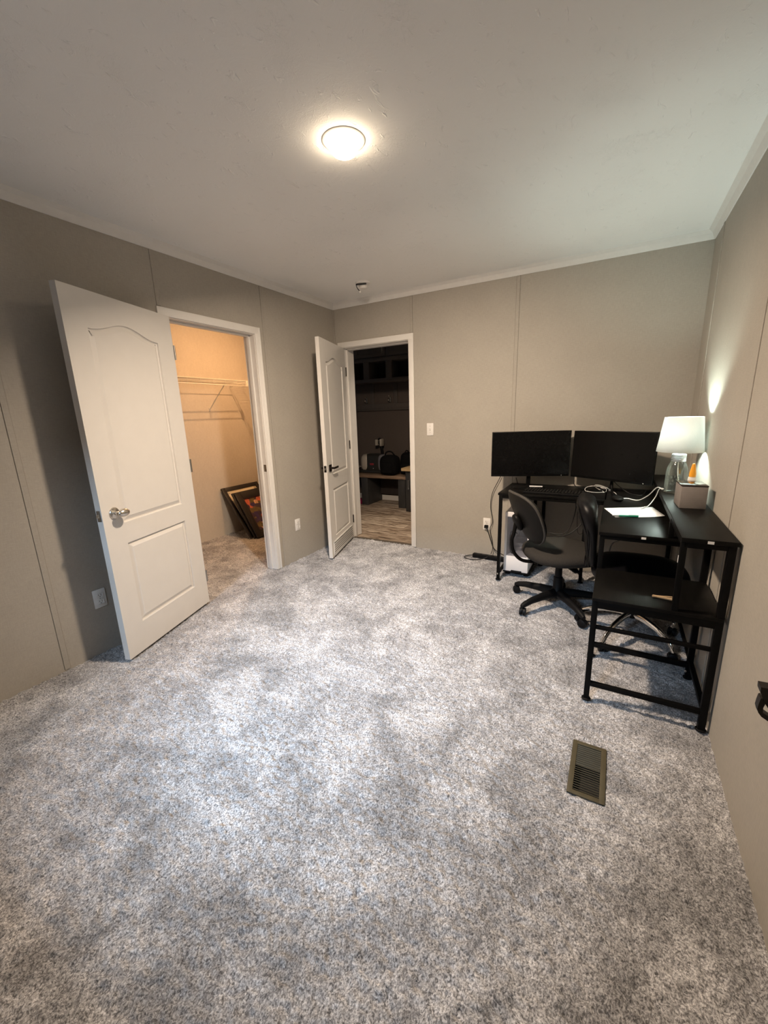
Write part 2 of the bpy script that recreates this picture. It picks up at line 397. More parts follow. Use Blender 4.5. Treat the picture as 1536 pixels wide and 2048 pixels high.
# ---- carpet (one displaced cut-pile surface)
VX0, VX1, VY0, VY1 = 2.576, 2.700, -2.328, -2.053
def carpet():
    st = .006
    xs = np.arange(CLX, W+st, st); ys = np.arange(YF, CLY1+st, st); nx, ny = len(xs), len(ys)
    X, Y = np.meshgrid(xs, ys)
    def blur(a, k):
        fx = np.fft.fftfreq(a.shape[1]); fy = np.fft.fftfreq(a.shape[0])
        g = np.exp(-2*(PI*k)**2*(fx[None, :]**2+fy[:, None]**2))
        r = np.real(np.fft.ifft2(np.fft.fft2(a)*g)); return (r-r.mean())/r.std()
    tuft = blur(RNG.standard_normal(X.shape), .85); mid = blur(RNG.standard_normal(X.shape), 1.7); lay = blur(RNG.standard_normal(X.shape), 14)
    Z = -.0055+.0030*tuft+.0006*mid+.0002*lay
    Z = np.minimum(Z, .0012)
    jx = RNG.uniform(-.35, .35, X.shape)*st; jy = RNG.uniform(-.35, .35, X.shape)*st
    inv = (X > VX0+.012) & (X < VX1-.012) & (Y > VY0+.012) & (Y < VY1-.012)
    Z[inv] = -.06
    rim = (X > VX0-.004) & (X < VX1+.004) & (Y > VY0-.004) & (Y < VY1+.004) & ~inv
    Z[rim] = np.minimum(Z[rim], -.006)
    co = np.stack([X+jx, Y+jy, Z], -1).reshape(-1, 3).astype(np.float32)
    idx = np.arange(nx*ny).reshape(ny, nx)
    q = np.stack([idx[:-1, :-1], idx[:-1, 1:], idx[1:, 1:], idx[1:, :-1]], -1)
    keep = ~((Y[:-1, :-1] > .038) & (X[:-1, :-1] > -.06))
    q = q[keep]
    me = bpy.data.meshes.new('floor'); nf = len(q)
    me.vertices.add(len(co)); me.vertices.foreach_set('co', co.ravel())
    me.loops.add(nf*4); me.loops.foreach_set('vertex_index', q.ravel().astype(np.int32))
    me.polygons.add(nf); me.polygons.foreach_set('loop_start', (np.arange(nf)*4).astype(np.int32))
    me.update(calc_edges=True); me.validate()
    me.polygons.foreach_set('use_smooth', np.ones(len(me.polygons), bool))
    me.materials.append(M['carpet'])
    o = bpy.data.objects.new('floor', me); COL.objects.link(o); tag(o, 'grey mottled cut pile carpet', None, None, 'structure')
carpet()

# ---- door casings and jambs
def casing_profile(mb, path_in, path_out, d0, d1):
    pass
def casing_hall():
    m = MB(); cw = .052; t = .014
    x0, x1, z = HX0, HX1, HTOP
    m.box(x0-cw, x0, -t, 0, 0, z+cw, .004); m.box(x1, x1+cw, -t, 0, 0, z+cw, .004); m.box(x0-cw+.001, x1+cw-.001, -t-.0005, 0, z, z+cw, .004)
    m.box(x0-.012, x0+.004, -.002, TB+.002, 0, z); m.box(x1-.004, x1+.012, -.002, TB+.002, 0, z); m.box(x0, x1, -.002, TB+.002, z-.004, z+.012)
    m.box(x0+.004, x0+.016, .056, .096, 0, z-.004, .002); m.box(x1-.016, x1-.004, .056, .096, 0, z-.004, .002); m.box(x0+.004, x1-.004, .056, .096, z-.016, z-.004, .002)
    m.box(x0-cw, x0, TB, TB+t, 0, z+cw, .004); m.box(x1, x1+cw, TB, TB+t, 0, z+cw, .004); m.box(x0-cw+.001, x1+cw-.001, TB, TB+t, z, z+cw, .004)
    return struct('trim_4', m, M['trim_paint'], 'white casing around the hallway doorway', smooth=True)
casing_hall()
def casing_closet():
    m = MB(); cw = .054; t = .014
    y0, y1, z = CY0, CY1, CTOP
    m.box(0, t, y0-cw, y0, 0, z+cw, .004); m.box(0, t, y1, y1+cw, 0, z+cw, .004); m.box(0, t+.0005, y0-cw+.001, y1+cw-.001, z, z+cw, .004)
    m.box(0, t+.004, y1+cw-.016, y1+cw, 0, z+cw, .003)
    m.box(-TH-.002, .002, y0-.012, y0+.004, 0, z); m.box(-TH-.002, .002, y1-.004, y1+.012, 0, z); m.box(-TH-.002, .002, y0, y1, z-.004, z+.012)
    m.box(-.085, -.045, y1-.016, y1-.004, 0, z-.004, .002); m.box(-.085, -.045, y0+.004, y0+.016, 0, z-.004, .002); m.box(-.085, -.045, y0+.004, y1-.004, z-.016, z-.004, .002)
    o = struct('trim_5', m, M['trim_paint'], 'white casing around the closet doorway', smooth=True)
    s = MB(); s.box(-.035, -.005, y1-.0055, y1-.0035, .905, .965, .001); p = s.build('strike_plate', M['nickel_dark'], o)
    return o
casing_closet()

# ------------------------------------------------------------------ panel doors
def arch_outline(s0, s1, z0, z1, bump, n=28):
    pts = [(s0, z0), (s1, z0), (s1, z1)]
    if bump:
        for i in range(1, n):
            t = 1-i/n; pts.append((s0+(s1-s0)*t, z1+bump*(.5-.5*math.cos(2*PI*t))**1.15))
    pts.append((s0, z1)); return pts
def offset(pts, d):
    n = len(pts); out = []
    for i in range(n):
        a, b, c = Vector(pts[i-1]), Vector(pts[i]), Vector(pts[(i+1) % n])
        e1, e2 = (b-a).normalized(), (c-b).normalized()
        n1, n2 = Vector((-e1.y, e1.x)), Vector((-e2.y, e2.x))
        k = (n1+n2); k = k/max(.3, k.dot(n1)) if k.length > 1e-6 else n1
        out.append(b+k*d)
    return out
def door_slab(Wd, Hd, z0, panels, T=.035):
    """slab in local coords: s along +X from 0 to Wd, face at y=0 and y=T, moulded panels on both faces"""
    bm = bmesh.new()
    prof = [(0, 0), (.0020, .009), (.006, .0115), (.011, .0115), (.030, .002), (.033, .0005)]
    border = {}
    for yf, sgn in ((0, 1), (T, -1)):
        rect = [bm.verts.new((s, yf, z)) for s, z in ((0, z0), (Wd, z0), (Wd, Hd), (0, Hd))]
        border[yf] = rect
        edges = [bm.edges.new((rect[i], rect[(i+1) % 4])) for i in range(4)]
        loops = []
        for P in panels:
            L = [bm.verts.new((p[0], yf, p[1])) for p in P]; loops.append(L)
            edges += [bm.edges.new((L[i], L[(i+1) % len(L)])) for i in range(len(L))]
        bmesh.ops.triangle_fill(bm, use_beauty=True, edges=edges, normal=(0, -sgn, 0))
        for P, L in zip(panels, loops):
            prev = L
            for d, dep in prof[1:]:
                cur = [bm.verts.new((p.x, yf+sgn*dep, p.y)) for p in offset(P, d)]
                for i in range(len(L)):
                    j = (i+1) % len(L); bm.faces.new((prev[i], prev[j], cur[j], cur[i]))
                prev = cur
            bm.faces.new(prev)
    a, b = border[0], border[T]
    for i in range(4):
        j = (i+1) % 4; bm.faces.new((a[i], a[j], b[j], b[i]))
    m = MB(); m.bm.free(); m.bm = bm; return m
def knob_set(root, s, z, T, m, name='door_knob'):
    for sg, y in ((-1, 0), (1, T)):
        rot = Tr(s, y, z) @ Rx(PI/2 if sg < 0 else -PI/2)
        k = MB(); k.lathe([(.033, 0), (.033, .004), (.030, .009), (.018, .011), (.0125, .014), (.0115, .030), (.014, .034)], 32, mtx=rot)
        rr = Tr(s+.016, y+sg*.050, z)
        k.superell((0, 0, 0), .037, .020, .0235, 1, 1, 28, 16, mtx=rr)
        k.build(name, m, root)
def place_door(root, free, hinge):
    d = Vector(hinge)-Vector(free); root.location = (free[0], free[1], 0); root.rotation_euler = (0, 0, math.atan2(d.y, d.x))
# closet door: local X from free edge to hinge; visible face at y=0 looks to -local y (room side)
DW = .775
d1 = thing('door_1', 'white two-panel door with satin nickel knob standing open in front of the closet', 'door'); d1['kind'] = 'structure'
slab = door_slab(DW, 2.022, .012, [arch_outline(.134, .636, .806, 1.838, .052), arch_outline(.134, .636, .190, .686, 0)]).build('door_slab', M['white_paint'], d1, angle=20)
knob_set(d1, .078, .876, .035, M['nickel'])
p = MB(); p.box(-.0015, .001, .006, .029, .846, .906, .003); lp = p.build('latch_plate', M['nickel_dark'], d1)
p = MB(); p.box(-.012, .001, .012, .023, .868, .886, .002); p.build('latch_bolt', M['nickel'], lp)
for zc in (.22, 1.05, 1.80):
    h = MB(); h.lathe([(.006, -.045), (.006, .045)], 12, (DW+.004, -.004, zc)); h.build('hinge', M['nickel_dark'], d1)
place_door(d1, (.262, -2.589), (.016, -1.852))
d1.location.z = 0
# hallway door
DW2 = .742
d2 = thing('door_2', 'white two-panel door with black lever and bottom louvre standing open beside the hallway', 'door'); d2['kind'] = 'structure'
slab2 = door_slab(DW2, 2.026, .012, [arch_outline(.138, .622, .812, 1.838, .055), arch_outline(.138, .622, .205, .672, 0)]).build('door_slab', M['white_paint'], d2, angle=20)
for sg, y in ((-1, 0), (1, .035)):
    k = MB(); k.box(.080-.031, .080+.031, min(y, y+sg*.009), max(y, y+sg*.009), .882-.033, .882+.033, .003)
    k.lathe([(.011, 0), (.011, .045)], 16, mtx=Tr(.080, y, .882) @ Rx(PI/2 if sg < 0 else -PI/2))
    k.box(.070, .190, y+sg*.045-.006, y+sg*.045+.006, .872, .892, .004); k.build('lever_handle', M['bronze'], d2)
p = MB(); p.box(-.0015, .001, .006, .029, .852, .912, .003); lp = p.build('latch_plate', M['bronze'], d2)
p = MB(); p.box(-.010, .001, .012, .023, .873, .891, .002); p.build('latch_bolt', M['nickel_dark'], lp)
g = MB(); gx0, gx1, gz0, gz1 = .045, .700, .022, .165
g.box(gx0, gx1, -.008, 0, gz0, gz0+.016, .002); g.box(gx0, gx1, -.008, 0, gz1-.016, gz1, .002)
g.box(gx0, gx0+.016, -.008, 0, gz0, gz1, .002); g.box(gx1-.016, gx1, -.008, 0, gz0, gz1, .002)
gr = g.build('louvre_frame', M['white_paint'], d2)
g = MB(); g.box(gx0+.014, gx1-.014, -.002, .0005, gz0+.014, gz1-.014); g.build('louvre_gap', mat('louvre_shadow_gap', (.10, .085, .07), .7), gr)
for i in range(5):
    zc = gz0+.030+i*.0215
    g = MB(); g.box(gx0+.015, gx1-.015, -.008, .006, -.0012, .0012, 0, Tr(0, 0, zc) @ Rx(math.radians(38))); g.box(gx0+.015, gx1-.015, -.0095, -.0075, zc-.009, zc+.003, .0008); g.build('louvre_slat', M['white_paint'], gr)
for zc in (.22, 1.05, 1.80):
    h = MB(); h.lathe([(.006, -.045), (.006, .045)], 12, (DW2+.004, -.004, zc)); h.build('hinge', M['bronze'], d2)
place_door(d2, (.321, -.680), (.100, .030))

# ------------------------------------------------------------------ outlets and switch
def outlet(loc, rz, label, group=None):
    t = thing('wall_outlet', label, 'outlet', loc, rz, 'white wall outlets')
    m = MB(); m.box(-.035, .035, -.006, 0, -.0575, .0575, .004); m.build('cover_plate', M['plastic_white'], t)
    for dz in (-.020, .020):
        s = MB(); s.box(-.0165, .0165, -.0085, -.0055, dz-.0135, dz+.0135, .005); so = s.build('socket', M['plastic_white'], t)
        s = MB(); s.box(-.0075, -.0055, -.0092, -.0080, dz-.001, dz+.008); s.box(.0055, .0075, -.0092, -.0080, dz-.001, dz+.007)
        s.lathe([(.0025, 0), (.0025, .0012)], 10, mtx=Tr(0, -.0080, dz-.0075) @ Rx(PI/2)); s.build('slots', M['slot'], so, smooth=False)
    s = MB(); s.lathe([(.003, 0), (.0025, .001)], 10, mtx=Tr(0, -.006, 0) @ Rx(PI/2)); s.build('screw', M['nickel_dark'], t)
    return t
outlet((0, -2.567, .340), PI/2, 'white duplex outlet low on the left wall, in the shadow behind the closet door')
outlet((0, -.785, .346), PI/2, 'white duplex outlet low on the left wall between the closet and the hallway door')
outlet((1.632, 0, .325), 0, 'white duplex outlet on the back wall with a black plug in it')
t = thing('light_switch', 'white toggle light switch on the back wall right of the hallway doorway', 'light switch', (1.062, 0, 1.204))
m = MB(); m.box(-.034, .034, -.006, 0, -.058, .058, .004); m.build('cover_plate', M['plastic_white'], t)
m = MB(); m.box(-.004, .004, -.016, -.004, -.010, .010, .002, Tr(0, 0, 0) @ Rx(.3)); m.build('toggle', M['plastic_white'], t)
for dz in (-.03, .03):
    s = MB(); s.lathe([(.003, 0), (.0025, .001)], 10, mtx=Tr(0, -.006, dz) @ Rx(PI/2)); s.build('screw', M['nickel_dark'], t)

# ------------------------------------------------------------------ ceiling fixtures
LX, LY = 1.545, -2.028
BULB_C, BULB_E = (1, .80, .61), 66.
t = thing('recessed_ceiling_light', 'bright warm recessed ceiling light with white trim ring', 'ceiling light', (LX, LY, HC))
m = MB(); m.lathe([(.088, .0), (.088, -.002), (.084, -.004), (.064, -.005), (.060, -.004), (.060, .0)], 48, cap=False); m.build('trim_ring', M['plastic_white'], t)
m = MB(); m.lathe([(.063, -.003), (.063, -.014), (.058, -.030), (.046, -.045), (.029, -.054), (.013, -.057), (.001, -.0575)], 40); m.build('lamp_lens', emis('warm_lamp_glow', (1, .80, .56), 36.), t)
t = thing('smoke_alarm', 'small round white ceiling alarm with its cover hanging open near the back corner', 'smoke alarm', (.632, -.426, HC))
m = MB(); m.lathe([(.064, 0), (.064, -.010), (.058, -.016), (.040, -.018), (.001, -.018)], 36); m.build('base_plate', M['plastic_white'], t)
m = MB(); m.lathe([(.036, -.020), (.036, -.040), (.028, -.050), (.001, -.052)], 28, mtx=Tr(.006, 0, 0) @ Ry(.12)); m.build('sensor_body', M['plastic_white'], t)
m = MB(); m.box(-.050, .040, -.046, -.038, -.030, -.019, .002, Rz(.3)); m.build('open_gap', M['slot'], t)
m = MB(); m.tube([(-.040, -.046, -.020), (-.030, -.05, -.045), (-.014, -.052, -.066), (-.004, -.052, -.078)], .0035, 8, 4); wr = m.build('hanging_tab', M['slot'], t)
m = MB(); m.superell((-.001, -.052, -.084), .008, .008, .008, 1, 1, 16, 10); m.build('tab_end', M['plastic_white'], wr)

# ------------------------------------------------------------------ floor register
t = thing('floor_register', 'olive brown metal floor vent register set in the carpet', 'floor vent', ((VX0+VX1)/2, (VY0+VY1)/2, 0))
hx, hy = (VX1-VX0)/2, (VY1-VY0)/2
m = MB(); f = .019
m.box(-hx, -hx+f, -hy, hy, -.004, .002, .002); m.box(hx-f, hx, -hy, hy, -.004, .002, .002); m.box(-hx, hx, -hy, -hy+f, -.004, .0019, .002); m.box(-hx, hx, hy-f, hy, -.004, .0019, .002)
m.build('register_frame', M['vent'], t)
ns = 22
for i in range(ns):
    yc = -hy+f+(i+.5)*(2*hy-2*f)/ns
    s = MB(); s.box(-hx+f-.002, hx-f+.002, -.0009, .0009, -.0048 if yc > .01 else -.0065, .001, 0, Tr(0, yc, 0) @ Rx(math.radians(-38 if yc > .01 else 32))); s.build('louvre_slat', M['vent'], t, smooth=False)
m = MB(); bx, by = hx-.016, hy-.016
m.box(-bx, bx, -by, by, -.052, -.050); m.box(-bx, -bx+.002, -by, by, -.052, -.004); m.box(bx-.002, bx, -by, by, -.052, -.004); m.box(-bx, bx, -by, -by+.002, -.052, -.004); m.box(-bx, bx, by-.002, by, -.052, -.004)
m.build('duct_box', M['vent_dark'], t, smooth=False)

# ------------------------------------------------------------------ desk (L-shaped, black)
DZ = .730; RZ_ = .848
desk = thing('corner_desk', 'black L-shaped corner desk with raised side shelf and end storage rack', 'desk', (2.6, -.5, 0))
def dp(mb, name, m='black_metal', par=None):
    mb.bm.transform(Tr(-2.6, .5, 0)); return mb.build(name, M[m], par or desk)
m = MB(); m.box(1.851, 2.60, -.515, -.012, DZ-.018, DZ, .002); dp(m, 'back_desktop', 'desk')
m = MB(); m.box(2.588, 3.060, -1.372, -.012, DZ-.018, DZ, .002); dp(m, 'side_desktop', 'desk')
m = MB(); m.box(2.884, 3.066, -1.772, -.012, RZ_-.018, RZ_, .002); dp(m, 'raised_shelf', 'desk')
m = MB(); m.box(2.592, 3.058, -1.772, -1.368, .515, .530, .002); dp(m, 'storage_shelf', 'desk')
def leg(x, y, z1, s=.024, z0=0.):
    m = MB(); m.box(x-s/2, x+s/2, y-s/2, y+s/2, z0+.010, z1, .0015); l = dp(m, 'leg')
    if z0 == 0:
        m = MB(); m.lathe([(.013, 0), (.020, .002), (.020, .008), (.012, .012)], 16, (x, y, 0)); f_ = dp(m, 'levelling_foot', 'black_plastic', l)
    return l
leg(1.871, -.500, DZ-.018); leg(1.871, -.040, DZ-.018); leg(2.470, -.300, DZ-.018); leg(2.06, -.040, DZ-.018); leg(2.13, -.040, DZ-.018)
leg(2.605, -1.355, DZ-.018); leg(2.605, -1.756, .515); leg(3.046, -1.756, RZ_-.018, .026); leg(3.046, -1.360, RZ_-.018, .026); leg(3.046, -.040, RZ_-.018, .026)
leg(2.896, -1.756, RZ_-.018, .022, .520); leg(2.896, -1.358, RZ_-.018, .022, DZ-.010); leg(2.896, -.45, RZ_-.018, .022, DZ-.010)
def rail(a, b, w_=.020, h=.020):
    m = MB(); m.bar(a, b, w_, h); dp(m, 'rail')
rail((2.605, -1.756, .090), (3.046, -1.756, .090)); rail((2.605, -1.355, .075), (3.046, -1.360, .075), .022, .024); rail((3.046, -1.756, .10), (3.046, -1.360, .10)); 
rail((2.605, -1.756, .385), (3.046, -1.756, .385), .016, .016)
rail((2.605, -1.756, .498), (3.046, -1.756, .498), .022, .034); rail((2.605, -1.360, .498), (3.046, -1.360, .498), .022, .034); rail((3.046, -1.756, .498), (3.046, -1.36, .498)); rail((2.605, -1.756, .498), (2.605, -1.36, .498))
rail((2.605, -1.355, .702), (3.046, -1.355, .702), .022, .022); rail((2.605, -1.355, .702), (2.605, -.52, .702)); rail((1.871, -.50, .702), (2.60, -.50, .702), .020, .026); rail((1.871, -.50, .702), (1.871, -.04, .702)); rail((1.871, -.04, .702), (3.046, -.04, .702))
rail((1.871, -.50, .060), (1.871, -.04, .060)); rail((2.896, -1.756, .820), (3.046, -1.756, .820), .022, .022); rail((2.896, -1.756, .820), (2.896, -.03, .820), .016, .02); rail((3.046, -1.756, .820), (3.046, -.03, .820), .016, .02)
rail((2.470, -.300, .06), (2.400, -.05, .06), .014, .014); rail((3.046, -1.36, .10), (3.046, -.04, .10), .016, .016)
for x, y, z in ((2.786, -1.3735, DZ-.012), (2.977, -1.7735, RZ_-.010)):
    m = MB(); m.box(x-.010, x+.010, y-.0006, y+.0006, z-.006, z+.005, .0003, seg=1); dp(m, 'part_sticker', 'sticker')
m = MB(); m.box(2.8845, 2.8855, -1.752, -1.742, .735, .765); dp(m, 'part_sticker', 'sticker')
for x, y, z in ((1.868, -.5135, .055), (3.032, -1.374, .045)):
    m = MB(); m.superell((x, y, z), .005, .003, .007, 1, 1, 12, 8); dp(m, 'screw', 'nickel')

# ------------------------------------------------------------------ monitors
def monitor(x, y, z, yaw, tilt, label, vstand):
    t = thing('computer_monitor', label, 'monitor', (x, y, DZ), yaw, 'computer monitors on the corner desk')
    h = z-DZ; w2, h2 = .305, .182
    X = Tr(0, 0, h) @ Rx(tilt)
    m = MB(); m.box(-w2, w2, 0, .018, -h2, h2, .003, X); m.box(-.20, .20, .017, .040, -.12, .12, .012, X); m.build('casing', M['black_matte'], t)
    m = MB(); m.box(-w2+.006, w2-.006, -.0012, .0005, -h2+.016, h2-.007, 0, X); m.build('screen', M['black_gloss'], t, smooth=False)
    m = MB(); m.box(w2-.060, w2-.056, -.0016, .0005, -h2+.006, -h2+.010, 0, X); m.build('power_light', M['sticker'], t, smooth=False)
    if vstand:
        m = MB(); m.tube([(0, .045, h-.05), (-.005, .05, .04), (-.045, -.015, .008), (-.10, -.085, .007)], .009, 10, 6); m.tube([(0, .045, h-.05), (.005, .05, .04), (.045, -.015, .008), (.10, -.085, .007)], .009, 10, 6)
        m.build('stand_legs', M['black_matte'], t)
    else:
        m = MB(); m.box(-.016, .016, .030, .050, .006, h, .004); m.build('stand_post', M['black_matte'], t)
        m = MB(); m.lathe([(.125, .0), (.125, .006), (.115, .012), (.001, .014)], 40, (0, .0, 0), 1.0, .78); m.build('stand_base', M['black_matte'], t)
    return t
monitor(2.026, -.204, 1.006, .346, 0, 'left black monitor, switched off, angled inward above the keyboard', False)
monitor(2.598, -.239, 1.003, -.487, -.03, 'right black monitor, switched off, angled toward the lamp', True)

# ------------------------------------------------------------------ things on the desk
k = thing('keyboard', 'black full-size keyboard below the left monitor', 'keyboard', (2.245, -.405, DZ), math.radians(-2))
m = MB(); m.box(-.215, .215, -.068, .068, 0, .018, .004); m.build('keyboard_body', M['black_plastic'], k)
km = MB(); km.box(-.0085, .0085, -.0085, .0085, 0, .008, .002, seg=1); key0 = km.build('key', M['grey_plastic'], k)
first = True
for r_ in range(5):
    for c_ in range(19):
        p_ = (-.198+c_*.022, -.050+r_*.0245, .0175)
        o = key0 if first else key0.copy()
        if not first: COL.objects.link(o); o.parent = k
        o.location = p_; first = False
ms = thing('computer_mouse', 'small black computer mouse on the desk corner beside the white cable', 'mouse', (2.668, -.515, DZ), .3)
m = MB(); m.superell((0, 0, .016), .032, .055, .017, .9, .9, 28, 14); m.bm.transform(Tr(0, 0, 0)); m.build('mouse_shell', M['grey_plastic'], ms)
m = MB(); m.box(-.003, .003, .020, .038, .024, .034, .002); m.build('scroll_wheel', M['black_plastic'], ms)
# note card on monitor base
m = MB(); m.box(-.05, .05, -.012, .012, 0, .006, .001, Rz(.15)); o = m.build('white_card', M['paper']); o.location = (2.085, -.225, DZ+.014); tag(o, 'small white card lying on the foot of the left monitor', 'card')
# paper sheet
pm = MB(); pts = [(2.659, -1.02), (2.907, -.92), (2.862, -.661), (2.594, -.795)]
nx, ny = 14, 14; vs = []
for j in range(ny+1):
    row = []
    for i in range(nx+1):
        u_, v_ = i/nx, j/ny
        a = Vector(pts[0]).lerp(Vector(pts[1]), u_); b = Vector(pts[3]).lerp(Vector(pts[2]), u_); q = a.lerp(b, v_)
        z = DZ+.0015+.008*max(0, u_-.6)**2*6*(1-v_)
        row.append(pm.bm.verts.new((q.x, q.y, z)))
    vs.append(row)
for j in range(ny):
    for i in range(nx): pm.bm.faces.new((vs[j][i], vs[j][i+1], vs[j+1][i+1], vs[j+1][i]))
o = pm.build('paper_sheet', M['paper']); sm = o.modifiers.new('thick', 'SOLIDIFY'); sm.thickness = .0008; sm.offset = -1
tag(o, 'white sheet of paper lying on the side desktop under the pen', 'paper')
pn = thing('pen', 'green ballpoint pen lying along the near edge of the paper', 'pen', (2.72, -1.000, DZ+.0085), math.radians(12))
m = MB(); m.tube([(-.045, 0, 0), (.055, 0, 0)], .0055, 14); m.build('barrel', M['pen_green'], pn)
m = MB(); m.tube([(-.080, 0, 0), (-.072, 0, 0), (-.044, 0, 0)], [.0015, .0042, .0053], 12); m.build('grip_tip', M['pen_clear'], pn)
m = MB(); m.box(.005, .058, -.002, .002, .0055, .008, .001); m.build('clip', M['nickel'], pn)
# lamp
DESK_C, DESK_E = (.84, 1., .90), 780.
lamp = thing('table_lamp', 'lit table lamp with white shade and clear mason jar base on the raised shelf', 'lamp', (2.953, -.760, RZ_))
m = MB(); m.lathe([(.050, .002), (.054, .006), (.055, .020), (.0545, .120), (.051, .150), (.040, .180), (.034, .190), (.033, .198)], 40, cap=False)
m.lathe([(.001, .0015), (.050, .002)], 40, cap=False)
for zz, rr in ((.065, .0556), (.085, .0558), (.105, .0556)):
    for a_ in np.linspace(-2.6, -1.3, 9):
        if (int(a_*100)+int(zz*1000)) % 3: m.superell((rr*math.cos(a_), rr*math.sin(a_), zz+.006*math.sin(a_*7)), .0045, .0045, .007, 1, 1, 10, 6)
m.build('glass_jar', M['jar_glass'], lamp)
m = MB(); m.lathe([(.036, .188), (.0375, .190), (.036, .197), (.0378, .200), (.036, .207), (.0378, .210), (.036, .217), (.0378, .220), (.036, .229), (.030, .232), (.001, .232)], 36); m.build('screw_band', M['lid_metal'], lamp)
m = MB(); m.tube([(0, 0, .19), (.004, -.004, .12), (.018, -.006, .05), (.030, -.002, .010)], .003, 8, 6); m.build('inner_cord', M['white_cable'], lamp)
m = MB(); m.tube([(0, 0, .23), (0, 0, .312)], .010, 12); so = m.build('bulb_socket', M['plastic_white'], lamp)
m = MB(); m.superell((0, 0, .348), .026, .026, .036, 1, 1, 24, 16); m.build('light_bulb', emis('cool_bulb_glow', DESK_C, DESK_E), so)
sh = MB()
sh.lathe([(.1165, .245), (.0935, .442)], 64, cap=False); o = sh.build('lamp_shade', M['shade'], lamp); sm = o.modifiers.new('thick', 'SOLIDIFY'); sm.thickness = .0012
m = MB()
for a_ in (0, 2*PI/3, 4*PI/3): m.tube([(.012*math.cos(a_), .012*math.sin(a_), .29), (.112*math.cos(a_), .112*math.sin(a_), .27)], .0012, 6)
m.build('shade_spider', M['nickel'], lamp)
# grey box with glossy lid
bx = thing('storage_box', 'small grey box with a dark glossy lid on the raised shelf', 'box', (2.982, -1.122, RZ_), math.radians(3))
m = MB(); m.box(-.055, .055, -.077, .077, 0, .112, .003); m.build('box_body', M['box_grey'], bx)
m = MB(); m.box(-.056, .056, -.078, .078, .112, .1185, .002); m.build('lid', M['lid_gloss'], bx)
# glue bottle
gl = thing('glue_bottle', 'glue bottle with a pointed orange cap between the lamp and the grey box', 'bottle', (3.008, -.915, RZ_))
m = MB(); m.lathe([(.018, 0), (.020, .004), (.020, .105), (.017, .120), (.013, .126)], 24, (0, 0, 0), 1, .75); m.build('bottle_body', M['glue_body'], gl)
m = MB(); m.lathe([(.016, .122), (.016, .140), (.011, .170), (.008, .188), (.006, .194), (.001, .195)], 24); m.build('cap', M['orange_cap'], gl)
m = MB(); m.lathe([(.0203, .035), (.0203, .090)], 24, (0, 0, 0), 1, .75, cap=False); m.build('bottle_label', M['label_brown'], gl)
# cables on the desk
def cable(pts, r, m, name, label, cat, smooth=8):
    b_ = MB(); b_.tube(pts, r, 8, smooth); o = b_.build(name, M[m]); tag(o, label, cat); return o
zc = DZ+.004
loop = [(2.52+.07*math.cos(a)+.012*math.sin(2*a), -.245+.055*math.sin(a), zc+.004+.03*max(0, math.sin(a))) for a in np.linspace(0, 2*PI*.95, 14)]
loop2 = [(2.57+.06*math.cos(a+2.5), -.19+.05*math.sin(a+2.5), zc+.015+.035*max(0, math.sin(a))) for a in np.linspace(0, 2*PI*.9, 12)]
cable(loop+loop2+[(2.64, -.25, zc+.006), (2.66, -.31, zc)], .0021, 'white_cable', 'charging_cable', 'coiled white charging cable below the right monitor', 'cable')
cable([(2.690, -.455, zc), (2.73, -.44, zc), (2.79, -.49, zc+.002), (2.84, -.55, zc+.05), (2.875, -.63, RZ_+.004), (2.895, -.73, RZ_+.012)], .0032, 'white_cable', 'lamp_cord', 'white cord running from the desk corner up to the lamp jar', 'cable')
uc = thing('usb_cable', 'white cable with a flat plug resting on the top edge of the paper', 'cable')
m = MB(); m.tube([(2.815, -.715, zc+.006), (2.84, -.66, zc+.004), (2.872, -.65, zc+.06), (2.884, -.69, RZ_+.006), (2.9, -.745, RZ_+.018)], .003, 8, 8); m.build('cord', M['white_cable'], uc)
m = MB(); m.box(-.018, .018, -.007, .007, -.003, .003, .002, Tr(2.803, -.735, zc+.004) @ Rz(1.0)); m.build('plug', M['plastic_white'], uc)
def blk(pts, label, r=.003):
    o = cable(pts, r, 'cable', 'power_cable', label, 'cable'); o['group'] = 'black cables around the corner desk'; return o
blk([(2.36, -.15, .80), (2.37, -.13, .75), (2.45, -.12, zc), (2.56, -.10, zc+.01), (2.70, -.13, zc), (2.80, -.20, zc+.01), (2.83, -.10, zc)], 'black cable snaking over the desk behind the white coil')
blk([(2.62, -.20, .86), (2.64, -.15, .80), (2.74, -.22, zc), (2.82, -.28, zc), (2.85, -.18, zc+.02), (2.87, -.06, zc)], 'black cable hanging behind the right monitor stand')
blk([(1.80, -.045, 1.00), (1.755, -.03, .80), (1.683, -.025, .634), (1.668, -.022, .50), (1.690, -.022, .36), (1.668, -.025, .285), (1.690, -.025, .18), (1.700, -.03, .10), (1.690, -.045, .05)], 'black cable hanging down the back wall from the left monitor to the power strip')
blk([(1.632, -.045, .305), (1.655, -.05, .275), (1.685, -.035, .17), (1.712, -.03, .10), (1.78, -.04, .062), (1.86, -.06, .05), (1.95, -.02, .04)], 'black power cord dropping from the wall plug behind the desk leg', .004)
blk([(1.90, -.10, .79), (1.905, -.03, .70), (1.91, -.02, .55)], 'short black cable dropping behind the left monitor foot')
blk([(2.39, -.30, .70), (2.40, -.33, .60), (2.37, -.35, .46), (2.32, -.35, .405), (2.22, -.33, .40), (2.10, -.25, .42)], 'black cable looping under the desk toward the computer')
blk([(2.47, -.30, .66), (2.46, -.34, .53), (2.41, -.36, .45), (2.34, -.36, .397), (2.24, -.32, .36)], 'lower black cable looping under the desk', .004)
blk([(2.42, -.20, .70), (2.41, -.25, .55), (2.43, -.28, .40), (2.50, -.30, .47), (2.56, -.28, .66)], 'thin black cable sagging between the two chairs under the desk', .002)
